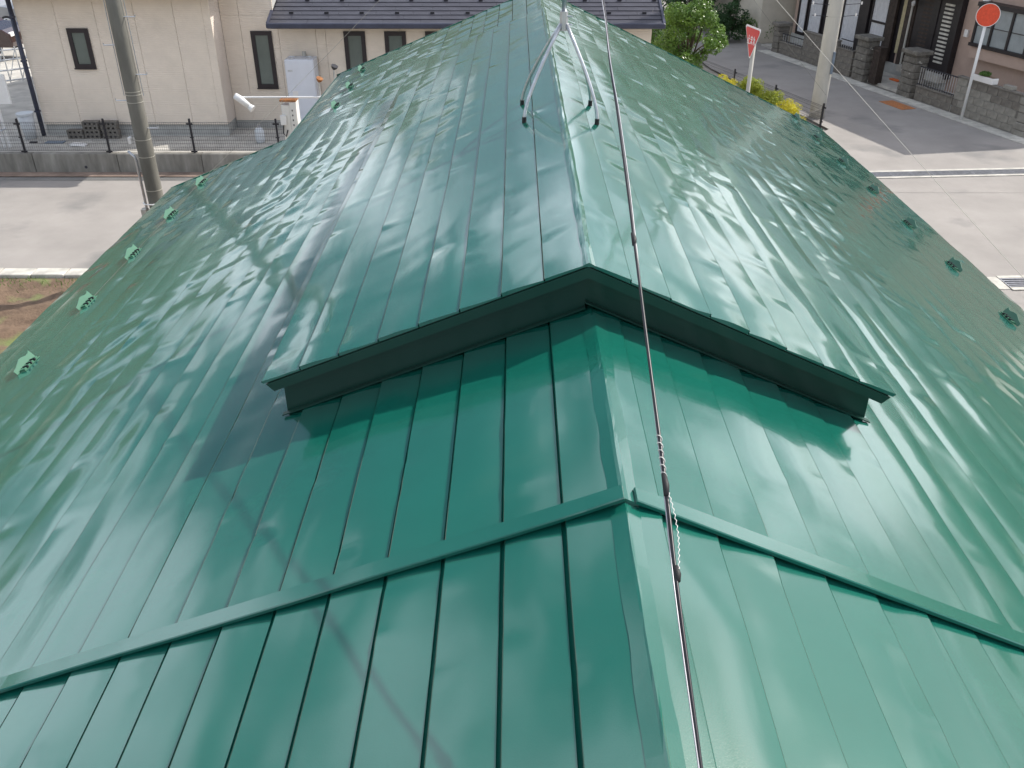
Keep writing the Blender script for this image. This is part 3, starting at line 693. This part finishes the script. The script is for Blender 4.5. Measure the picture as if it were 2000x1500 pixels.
# bin, post box, sheet, bag, canister
BN = thing('plastic_bin', 'translucent grey plastic bin beside the dark downpipe', 'bin', (-12.16, 22.25, .46))
MB().tube([(0, 0, 0), (0, 0, .58)], [.13, .19], 16).build('body', 'bin_plastic', BN, smooth=True)
MB().tube([(0, 0, .585), (0, 0, .63)], .205, 16).build('rim_lid', 'bin_plastic', BN)
SB = thing('white_sign_board', 'white board on a pale post at the left picture edge', 'sign', (-12.35, 21.4, .46))
MB().box(-.50, .42, -.02, .02, 1.05, 1.72).build('board', 'white_paint', SB)
for x in (-.06, .06): MB().tube([(x, .03, -.02), (x - .02, .03, 1.5)], .035, 8).build('post', 'white_paint', SB)
MB().tube([(-.3, 0, .5), (0, -.05, .42), (.12, -.02, .48)], .02, 8).build('clamp', 'galvanised', SB)
tag(MB().box(-11.6, -11.15, 21.75, 21.95, .461, .485, .004).build('slate_sheet', 'blue_sheet'), 'blue grey flat sheet lying on the paving behind the fence', 'sheet')
tag(MB().box(-12.0, -11.82, 21.80, 21.88, .461, .49, .006).build('brick_scrap', 'black_metal'), 'small black scrap lying beside the downpipe foot', 'scrap')
def bag():
    m = MB(); V = []; F = []; n = 14
    for j in range(6):
        for i in range(n):
            a = 2 * PI * i / n; r = (.21, .22, .17, .11, .05, .005)[j] * (1 + .28 * float(vnoise(np.array(i * .9), np.array(j * 1.3), 31.)))
            V.append((-10.7 + r * 1.2 * math.cos(a), 21.62 + r * .55 * math.sin(a), .461 + (0, .02, .045, .055, .05, .045)[j] + .012 * float(vnoise(np.array(i * 1.7), np.array(j * 1.1), 33.))))
    F = [(j * n + i, j * n + (i + 1) % n, (j + 1) * n + (i + 1) % n, (j + 1) * n + i) for j in range(5) for i in range(n)]
    return m.add(V, F).build('plastic_bag', 'sign_white', smooth=True)
tag(bag(), 'crumpled white plastic bag lying behind the mesh fence', 'bag')
CN = thing('white_canister', 'small white canister behind the fence near the floodlight post', 'canister', (-6.30, 21.9, .46))
MB().tube([(0, 0, 0), (0, 0, .05), (0, 0, .30), (0, 0, .36)], [.10, .115, .115, .07], 14).build('body', 'bin_plastic', CN, smooth=True)
MB().tube([(0, 0, .36), (0, 0, .43)], .045, 10).build('cap', 'grate', CN)
# parked cars and gate glimpsed past the house corner
def car(label, loc, rz, paint):
    t = thing('parked_car', label, 'car', loc, rz)
    prof = [(-2.1, .30), (-2.12, .62), (-2.0, .86), (-1.75, .93), (-1.25, 1.36), (-.95, 1.46), (.35, 1.46), (.62, 1.40), (1.15, .96), (1.85, .86), (2.08, .70), (2.12, .45), (2.08, .28)]
    rings = [[(x, y * (1 - .10 * max(0, (z - .9) / .56)), z if abs(y) < .8 else z) for x, z in prof] for y in (-.84, -.80, .80, .84)]
    rings[0] = [(x * .985, y, z) for x, y, z in rings[0]]; rings[3] = [(x * .985, y, z) for x, y, z in rings[3]]
    fix_normals(MB().loft(rings).build('body', paint, t))
    for s in (-1, 1):
        y = s * .800; q = lambda x, z: (x, s * (.846 - .088 * max(0, (z - .9) / .56)), z)
        for poly in ([(-1.55, .96), (-1.12, 1.34), (-.35, 1.38), (-.35, .96)], [(-.28, .96), (-.28, 1.38), (.42, 1.37), (.90, .98)]):
            fix_normals(MB().loft([[q(x, z) for x, z in poly], [(x, yy * .985, z) for x, yy, z in [q(x, z) for x, z in poly]]]).build('side_window', 'car_glass', t))
        MB().box(-.2, .0, s * .851 - .008, s * .851 + .008, .82, .85).build('door_handle', 'alloy', t)
        for wx in (-1.32, 1.32):
            w = MB().tube([(wx, s * .66, .31), (wx, s * .855, .31)], .31, 24).build('wheel', 'rubber', t)
            m = MB().tube([(wx, s * .856, .31), (wx, s * .868, .31)], .055, 12)
            for k in range(5):
                a = 2 * PI * k / 5; m.tube([(wx, s * .864, .31), (wx + .2 * math.cos(a), s * .864, .31 + .2 * math.sin(a))], .028, 6)
            m.build('hub_spokes', 'alloy', w)
            m = MB(); ring = [(wx + .215 * math.cos(2 * PI * k / 24), s * .860, .31 + .215 * math.sin(2 * PI * k / 24)) for k in range(25)]
            m.tube(ring, .022, 6, False).build('rim', 'alloy', w)
        MB().box(1.98, 2.10, s * .62 - .16, s * .62 + .16, .62, .76, .02).build('headlight', 'sign_white', t)
        MB().box(-2.13, -2.05, s * .66 - .12, s * .66 + .12, .66, .84, .02).build('tail_light', 'sign_red', t)
    return t
car('dark maroon car parked beyond the left edge of the beige house', (-19.75, 33.6, .46), 0, 'car_paint')
car('silver car parked behind the dark maroon car', (-21.5, 38.4, .46), 0, 'car_silver')
tag(MB().box(-30, -22.6, 44, 47, .46, 2.6, .02).build('storage_shed', 'red_shed'), 'red orange shed behind the parked cars at the top left corner', 'shed')
AG = thing('folding_gate', 'silver folding gate with slanted bars at the left picture edge', 'gate', (-17.4, 26.9, .46), math.radians(38))
for z in (.12, .42, .72, 1.0): MB().tube([(0, 0, z), (3.1, 0, z)], .025, 6).build('rail', 'alloy', AG)
for i in range(9): MB().tube([(.1 + .36 * i, -.02, .05), (.1 + .36 * i, -.02, 1.08)], .02, 6).build('upright', 'alloy', AG)
for i in range(8): MB().tube([(.1 + .36 * i, .02, .1), (.46 + .36 * i, .02, 1.0)], .012, 6).build('brace', 'alloy', AG)
MB().box(3.1, 3.22, -.07, .07, 0, 1.25, .01).build('gate_post', 'dark_trim', AG)

# ------------------------------------------------------------------ right-hand house, local frame: s along the facade towards the camera, q inwards
OX, OY = 10.04, 36.25; EX, EY = .2938, -.9559; NX, NY = .9559, .2938
ang = math.atan2(EY, EX)
def frame(name, label, cat, s, q=0., z=0., group=None):
    t = thing(name, label, cat, (OX + EX * s + NX * q, OY + EY * s + NY * q, z), ang, group); return t
# in local object axes: x = s (along), y = +q (rotating by ang makes local +y = inward)
RH = frame('dark_window_house', 'house with dark framed curtain windows and pink beige siding', 'house', 0, 1.6)
S0, S1 = -1.4, 11.5
MB().box(S0, S1, .03, 8, -.05, 4.95).build('wall', 'pink_wall', RH)
MB().box(S0, 7.62, -.005, .029, -.04, .40).build('foundation', 'foundation', RH)
MB().prism([(-.75, 4.85), (-.75, 4.97), (4.0, 6.6), (8.7, 4.97), (8.7, 4.85)], 'x', S0 - .6, S1 + .45).build('roof', 'slate_tile', RH)
MB().box(S0 - .3, 7.75, -.75, .028, 2.80, 2.95).build('porch_roof', 'dark_trim', RH)
def curtain_window(s0, s1, z0, z1, mid=None, par=RH):
    w = sub('window', par, (s0, .0, 0)); W = s1 - s0; f = .07
    m = MB().box(0, W, -.04, .028, z0, z0 + f).box(0, W, -.04, .028, z1 - f, z1).box(0, f, -.04, .028, z0 + f, z1 - f).box(W - f, W, -.04, .028, z0 + f, z1 - f)
    if mid: m.box(f, W - f, -.035, .02, mid - .035, mid + .035)
    m.build('frame', 'dark_wood', w)
    n = 18; V = []
    for i in range(n + 1):
        x = f + (W - 2 * f) * i / n; y = -.002 + .010 * math.sin(i * 2.3) ; V += [(x, y, z0 + f), (x, y, z1 - f)]
    MB().add(V, [(2 * i, 2 * i + 2, 2 * i + 3, 2 * i + 1) for i in range(n)]).build('curtain', 'curtain', w)
    return w
MB().box(S0 + .2, 4.95, .014, .0285, .40, 2.78).build('window_surround', 'dark_wood', RH)
for a, b in ((-1.1, -.5), (-.42, .52), (.72, 1.62), (1.72, 2.74)): curtain_window(a, b, .45, 2.72)
curtain_window(3.35, 4.28, .45, 2.75, 1.55)
MB().box(2.80, 3.28, -.10, -.021, .40, 2.78).build('dark_post', 'dark_wood', RH)
MB().box(4.36, 4.72, -.12, -.021, .42, 2.79).build('brown_panel', 'brown_gate', RH)
MB().box(4.98, 5.16, -.06, .02, .75, 2.78).build('bamboo_strip', 'bamboo', RH)
MB().box(5.18, 5.62, -.09, .025, .42, 2.79).build('brown_panel', 'brown_gate', RH)
MB().tube([(5.50, -.13, .45), (5.50, -.13, 2.4), (5.6, -.13, 2.6)], .035, 8).build('downpipe', 'pole_pale', RH)
MB().tube([(5.60, -.2, 2.36), (5.66, -.26, 2.44)], .06, 10).build('porch_lamp', 'sign_white', RH)
DR = sub('entrance_door', RH, (5.66, -.03, 0))
MB().box(0, 2.0, -.03, .058, .50, 2.79).build('door_leaf', 'dark_wood', DR)
for c, x in enumerate((.30, 1.25)):
    sp = None
    for k in range(15):
        z = .80 + k * .122
        if sp is None: sp = MB().box(0, .42, -.034, -.0301, 0, .062).build('slit_pane', 'slit_pane' if c else 'brown_gate', DR, loc=(x, 0, z))
        else: inst(sp, DR, (x, 0, z))
MB().box(.96, 1.04, -.06, -.031, .52, 2.77).build('meeting_stile', 'dark_wood', DR)
MB().box(-.02, 2.02, -.35, -.032, .30, .50).build('door_step', 'concrete', DR)
MB().box(1.98, 2.10, -.16, .05, .42, 2.79).build('door_jamb', 'dark_wood', DR)
MB().box(7.93, 8.08, -.03, .029, 1.74, 1.95).build('intercom', 'sign_white', RH)
MB().tube([(8.55, -.02, 2.86), (8.55, -.10, 2.86)], .11, 14).build('round_vent', 'sign_white', RH)
# bay window
BW = sub('bay_window', RH, (8.62, -.02, 0))
MB().box(0, 2.9, -.28, .048, 1.28, 1.60).build('bay_box', 'pink_wall', BW)
m = MB().box(-.06, 2.96, -.34, .047, 1.605, 1.70).box(-.06, 2.96, -.34, .047, 2.72, 2.84)
for x in (0, .66, 1.36, 2.06, 2.78): m.box(x - .035, x + .045, -.30, .046, 1.701, 2.719)
m.build('frame', 'dark_wood', BW)
for a, b in ((.046, .624), (.706, 1.324), (1.406, 2.024), (2.106, 2.744)):
    MB().box(a, b, -.262, -.25, 1.702, 2.718).build('pane', 'pane_grey', BW)
    MB().box(a, b, -.275, -.263, 2.18, 2.20).build('glazing_bar', 'window_frame', BW)
# garden wall pieces along the street: every course built from blocks
blk = {}
def block_obj(m, parent, loc, sx=1., rz=0.):
    if m not in blk:
        blk[m] = MB().box(0, .39, 0, .12, 0, .19, .008).build('block', m, parent, loc=loc); o = blk[m]
    else: o = inst(blk[m], parent, loc)
    o.scale = (sx, 1, 1); return o
def block_wall(label, s0, s1, rows, mats, coping=True):
    t = frame('block_wall', label, 'garden wall', s0); L = s1 - s0
    MB().box(.005, L - .005, .02, .10, -.05, rows * .2 - .012).build('mortar', 'foundation', t)
    for r in range(rows):
        x = -(.2 if r % 2 else 0.)
        while x < L - .03:
            a, b = max(0, x), min(L, x + .40)
            if b - a > .05: block_obj(mats[(r + int(x * 7)) % len(mats)], t, (a + .004, rnd.uniform(-.003, .003), r * .2 + .004), (b - a - .008) / .39)
            x += .40
    if coping: MB().box(-.01, L + .01, -.02, .15, rows * .2, rows * .2 + .05, .008).build('coping', 'block', t)
    return t
block_wall('brown block garden wall at the far end near the plants', .32, 1.85, 2, ['block'])
block_wall('taller block wall section under the far curtain window', 1.86, 3.95, 5, ['block'])
block_wall('short block wall section beside the rough stone gate pillar', 3.97, 4.85, 4, ['block'])
block_wall('low block wall below the small railing right of the gate', 8.2, 9.82, 2, ['block'])
block_wall('long block wall with pale blocks behind the round red sign', 9.84, 12.35, 5, ['block', 'block_pale', 'block_pale'])
def pillar(label, s, w, h, m, cap=True, seed_=0):
    t = frame('gate_pillar', label, 'gate pillar', s); r = random.Random(seed_); z = -.04; k = 0
    while z < h - .02:
        dz = min(r.uniform(.18, .26), h - z); a = r.uniform(-.012, .012); b = r.uniform(-.012, .012)
        MB().box(-w / 2 + a, w / 2 + b, -.08 + a, .38 + b, z + .004, z + dz - .004, .02).build('stone', m, t); z += dz; k += 1
    if cap: MB().box(-w / 2 - .07, w / 2 + .07, -.15, .45, h, h + .12, .015).build('cap_stone', m, t)
    return t
pillar('dark square pillar at the far end of the garden wall', .12, .40, .95, 'block', True, 1)
pillar('rough stone gate pillar left of the entrance', 5.35, .62, 1.30, 'stone', True, 2)
pillar('rough stone gate pillar right of the entrance with a mossy cap', 7.75, .62, 1.28, 'stone', True, 3)
pillar('plain corner pillar at the near end of the pale block wall', 12.55, .36, 1.10, 'block_pale', False, 4)
BG = frame('folded_gate', 'dark brown folded gate standing beside the left gate pillar', 'gate', 6.02)
for i in range(5): MB().box(-.16 + i * .07, -.105 + i * .07, .02, .30, .03, 1.18, .004).build('gate_slat', 'brown_gate', BG)
MB().box(-.18, .20, .0, .019, 1.05, 1.10).build('rail', 'brown_gate', BG)
def railing(label, s0, s1, z0, z1, n, q=.05):
    t = frame('railing', label, 'railing', s0, q, z0); L = s1 - s0
    MB().tube([(0, 0, z1 - z0), (L, 0, z1 - z0)], .018, 8).build('top_rail', 'black_metal', t)
    MB().tube([(0, 0, .03), (L, 0, .03)], .014, 8).build('bottom_rail', 'black_metal', t)
    for i in range(n): MB().tube([(L * (i + .5) / n, 0, 0), (L * (i + .5) / n, 0, z1 - z0)], .010, 6).build('baluster', 'galvanised', t)
railing('low railing with pale balusters right of the gate', 8.16, 9.80, .45, .98, 16)
railing('thin black railing above the far low wall', .40, 1.80, .45, .72, 9)
railing('small dark railing between wall and left gate pillar', 4.02, 4.75, .85, 1.12, 6)
# entrance floor, step, bucket, planter, boxes
struct(MB(lambda s, q, z: (OX + EX * s + NX * q, OY + EY * s + NY * q, z)).box(-1.2, 12.3, .16, 1.58, -.03, .06).build('forecourt', 'concrete'))
struct(MB(lambda s, q, z: (OX + EX * s + NX * q, OY + EY * s + NY * q, z)).box(-.3, 13.4, -.55, -.10, -.03, .018).build('roadside_gutter', 'kerb'))
BK = frame('yellow_bucket', 'yellow bucket standing on the entrance step', 'bucket', 6.55, .95, .06)
MB().tube([(0, 0, 0), (0, 0, .26)], [.10, .14], 14).build('body', 'yellow_plastic', BK, smooth=True)
MB().tube([(-.14, 0, .25), (-.09, -.02, .36), (.09, -.02, .36), (.14, 0, .25)], .008, 6).build('handle', 'black_metal', BK)
t = frame('orange_tray', 'small orange tray lying beside the yellow bucket', 'tray', 6.0, .98, .06)
MB().box(-.2, .2, -.08, .08, 0, .05, .01).build('tray', 'orange_plastic', t)
PL = frame('planter_box', 'white rimmed planter box on top of the pale block wall', 'planter', 10.45, .07, 1.05)
MB().box(-.02, .72, -.10, .12, .0, .16, .01).build('trough', 'sign_white', PL)
MB().box(.01, .69, -.07, .09, .161, .168).build('soil', 'soil', PL)
t = frame('white_brick', 'pale flat box on the block wall beside the planter', 'box', 11.55, .05, 1.05)
MB().box(0, .34, -.05, .12, 0, .10, .01).build('box', 'block_pale', t)
pm = MB(lambda s, q, z: (OX + EX * s + NX * q, OY + EY * s + NY * q, z)); pm.box(8.15, 9.25, -1.22, -.72, .0045, .014)
tag(pm.build('steel_cover', 'orange_plate'), 'rust orange steel cover plate lying flat on the shaded side road', 'cover plate')

# ------------------------------------------------------------------ road signs
ST = thing('stop_sign', 'red triangular stop sign on a pale pole behind the roof', 'stop sign', (5.33, 21.0, 0), math.radians(-79))
MB().tube([(0, .03, -.02), (0, .03, 2.95)], .045, 14).build('pole', 'pole_pale', ST, smooth=True)
def tri(w, h, r, z0, n=5):
    P = []
    for cx, cz, a0 in ((-w / 2 + r * 1.2, z0 + h - r, 90), (0, z0 + r * 1.6, 210), (w / 2 - r * 1.2, z0 + h - r, 330)):
        for k in range(n):
            a = math.radians(a0 + 120 * k / (n - 1)); P.append((cx + r * math.cos(a), cz + r * math.sin(a)))
    return P
MB().prism(tri(.80, .70, .05, 2.60), 'y', -.035, -.030).build('back_plate', 'galvanised', ST)
MB().prism(tri(.80, .70, .05, 2.60), 'y', -.0375, -.0355).build('white_border', 'sign_white', ST)
MB().prism(tri(.725, .625, .042, 2.637), 'y', -.0405, -.038).build('red_face', 'sign_red', ST)
def strokes(segs, w):
    m = MB()
    for x0, z0, x1, z1 in segs:
        dx, dz = x1 - x0, z1 - z0; L = math.hypot(dx, dz); nx, nz = -dz / L * w / 2, dx / L * w / 2; ex, ez = dx / L * w * .3, dz / L * w * .3
        poly = [(x0 + nx - ex, z0 + nz - ez), (x0 - nx - ex, z0 - nz - ez), (x1 - nx + ex, z1 - nz + ez), (x1 + nx + ex, z1 + nz + ez)]
        m.prism(poly, 'y', -.0428, -.0412)
    return m
U = .135; zt = 3.03
G = {}
G['a'] = [(.5, 1, .5, .02), (.5, .60, .92, .60), (.15, .62, .15, .02), (0, .0, 1, .0)]                                                        # 止
G['b'] = [(.10, .84, .90, .84), (.15, .58, .85, .58), (.52, 1.0, .52, .20), (.52, .20, .30, .05), (.30, .05, .14, .16), (.14, .16, .30, .30), (.30, .30, .60, .22), (.60, .22, .90, .02)]  # ま
G['c'] = [(.28, 1.0, .28, .0), (.02, .74, .45, .78), (.42, .76, .02, .20), (.28, .50, .60, .76), (.60, .76, .66, .60), (.66, .60, .62, .18), (.62, .18, .76, .05), (.76, .05, .98, .22)]   # れ
for i, ch in enumerate('abc'):
    x = (-.215, -.065, .085)[i]
    strokes([(x + a * U, zt - .10 + b * U * 1.25, x + c * U, zt - .10 + d * U * 1.25) for a, b, c, d in G[ch]], .020).build('letter', 'sign_white', ST)
RS = thing('round_sign', 'faded plain red round sign on a white pole by the block wall', 'road sign', (12.83, 25.83, 0), math.radians(-22))
MB().tube([(0, .03, -.02), (0, .03, 3.1)], .04, 14).build('pole', 'white_paint', RS, smooth=True)
circ = lambda r, n=36: [(r * math.cos(2 * PI * k / n), 2.84 + r * math.sin(2 * PI * k / n)) for k in range(n)]
MB().prism(circ(.30), 'y', -.03, -.025).build('back_plate', 'galvanised', RS)
MB().prism(circ(.30), 'y', -.0325, -.0305).build('rim', 'sign_white', RS)
MB().prism(circ(.285), 'y', -.035, -.033).build('red_face', 'sign_red_faded', RS)
MB().box(-.06, .06, -.024, .07, 2.6, 2.65).build('bracket', 'galvanised', RS)

# ------------------------------------------------------------------ vegetation
def leaves(n, centers, leaf, seed_, flat=.5):
    """leaf quads scattered in clumps; centers: (x,y,z,rx,ry,rz,weight)"""
    g = np.random.default_rng(seed_); m = MB(); V = []; F = []
    wts = np.array([c[6] for c in centers], float); idx = g.choice(len(centers), n, p=wts / wts.sum())
    for i in idx:
        c = centers[i]; d = g.normal(size=3); d /= np.linalg.norm(d); r = g.uniform(.35, 1.) ** .45
        p = np.array(c[:3]) + d * r * np.array(c[3:6])
        nrm = d * .9 + g.normal(size=3) * .55 + np.array([0, 0, flat]); nrm /= np.linalg.norm(nrm)
        a = np.cross(nrm, g.normal(size=3)); a /= np.linalg.norm(a); b = np.cross(nrm, a)
        L = leaf * g.uniform(.6, 1.25); W = L * .48; o = len(V)
        V += [tuple(p - a * L * .5), tuple(p + b * W * .5 + nrm * L * .04), tuple(p + a * L * .5 - nrm * L * .08), tuple(p - b * W * .5 + nrm * L * .04)]
        F.append((o, o + 1, o + 2, o + 3))
    m.add(V, F); return m
def tree(name, label, cat, loc, trunk_h, crown, n, leaf, m, seed_, trunk_r=.06, group=None):
    t = thing(name, label, cat, loc, 0, group); r = random.Random(seed_)
    tm = MB().tube([(0, 0, -.05), (.03, .02, trunk_h * .5), (0, .05, trunk_h)], [trunk_r, trunk_r * .8, trunk_r * .55], 8)
    for c in crown:
        s = r.uniform(.45, .95) * trunk_h
        tm.tube([(0, .03, s), ((c[0]) * .5, c[1] * .5, (s + c[2]) / 2 + .08), (c[0] * .92, c[1] * .92, c[2])], [trunk_r * .42, trunk_r * .3, trunk_r * .14], 6)
    tm.build('trunk', 'bark', t, smooth=True)
    leaves(n, crown, leaf, seed_).build('crown', m, t)
    return t
def clumps(r, n, rx, ry, rz, cz, size, zmin=-9):
    out = []
    for i in range(n):
        a = r.uniform(0, 2 * PI); e = r.uniform(-.85, 1.); k = r.uniform(.45, 1.)
        z = max(zmin, cz + rz * e * k); rr = math.sqrt(max(.05, 1 - e * e)) * k
        s = size * r.uniform(.6, 1.25); out.append((rx * rr * math.cos(a), ry * rr * math.sin(a), z, s, s, s * .8, s ** 2))
    return out
r_ = random.Random(3)
tree('broadleaf_tree', 'bushy bright green tree beside the black tiled roof end', 'tree', (5.0, 27.0, .06), 1.5, clumps(r_, 38, 1.12, 1.0, 1.1, 1.95, .32, .7), 16000, .085, 'leaf_tree', 5, .07)
gB = 'background plants by the cream wall'
tree('tall_shrub', 'dark leafy shrub behind the bright tree at the top edge', 'shrub', (7.6, 41.0, 0), 1.2, clumps(r_, 26, 1.3, 1.0, 1.2, 1.6, .5, .4), 7000, .13, 'leaf_dark', 8, .06, gB)
tree('tall_shrub', 'slender dark tree rising before the cream wall', 'tree', (9.25, 40.2, 0), 2.6, clumps(r_, 20, .55, .5, 1.7, 1.9, .32, .3), 4500, .11, 'leaf_dark', 9, .05, gB)
tree('tall_shrub', 'grassy light green bush at the foot of the cream wall', 'bush', (10.15, 39.0, 0), .6, clumps(r_, 22, .9, .6, .6, .55, .34, .2), 5000, .11, 'leaf_grass', 10, .04, gB)
tree('tall_shrub', 'olive bush at the tiled roof corner behind the tree', 'bush', (4.6, 34.0, .06), 1.0, clumps(r_, 24, 1.2, 1.0, 1.0, 1.3, .42, .4), 6500, .11, 'leaf_grass', 12, .05, gB)
tree('tall_shrub', 'dark hedge plant left of the slender tree', 'shrub', (8.6, 38.4, 0), .8, clumps(r_, 22, .8, .6, .7, .75, .36, .25), 5500, .11, 'leaf_dark', 13, .05, gB)
for lab, x, y, z, rx, rz, cz, mm, sd in (
        ('yellow clipped shrub partly hidden by the roof near the tree', 5.85, 25.6, .06, .42, .32, .85, 'leaf_yellow', 21),
        ('small lime green round shrub right of the stop sign pole', 6.68, 25.9, .06, .27, .27, .84, 'leaf_lime', 22),
        ('flat topped yellow green shrub between the fence posts', 6.98, 25.0, .06, .36, .16, .74, 'leaf_lime', 23),
        ('bright yellow dome shrub nearest the fence corner', 7.38, 24.15, .06, .46, .36, .52, 'leaf_yellow', 24)):
    rr = random.Random(sd)
    tree('clipped_shrub', lab, 'shrub', (x, y, z), cz * .7, clumps(rr, 26, rx, rx * .9, rz, cz, .16, .12), 4500, .05, mm, sd, .03, 'yellow clipped shrubs in the garden')
tag(leaves(260, [(OX + EX * 10.75 + NX * .07, OY + EY * 10.75 + NY * .07, 1.27, .16, .16, .07, 1)], .07, 40).build('planter_plant', 'leaf_grass'), 'small green plant growing in the white planter box', 'plant')
g = np.random.default_rng(77); V = []; F = []
for i in range(2600):
    k = g.integers(0, 3); x = g.uniform(-24, -5.5)
    y = (14.63 + abs(g.normal()) * -.22) if k < 2 else g.uniform(12.5, 14.4)
    if k == 2 and vnoise(np.array(x * .9), np.array(y * 2.), 51.) < .25: continue
    h = g.uniform(.03, .10); a = g.uniform(0, PI); w = .008; lx, ly = g.normal(size=2) * .03; o = len(V)
    V += [(x - w * math.cos(a), y - w * math.sin(a), .02), (x + w * math.cos(a), y + w * math.sin(a), .02), (x + lx, y + ly, .02 + h)]; F.append((o, o + 1, o + 2))
struct(MB().add(V, F).build('grass', 'leaf_grass'), 'sparse grass tufts along the kerb and soil', 'stuff')
# cream building in the background
CW = thing('cream_house', 'cream walled house behind the plants at the top edge', 'house', (0, 0, 0))
MB(lambda s, q, z: (OX + EX * s + NX * q, OY + EY * s + NY * q, z)).box(-9.5, -1.9, .4, 7, -.05, 3.4).build('wall', 'cream_wall', CW)
MB(lambda s, q, z: (OX + EX * s + NX * q, OY + EY * s + NY * q, z)).box(-9.8, -1.7, -.2, 7.3, 3.41, 3.6).build('roof', 'slate_tile', CW)
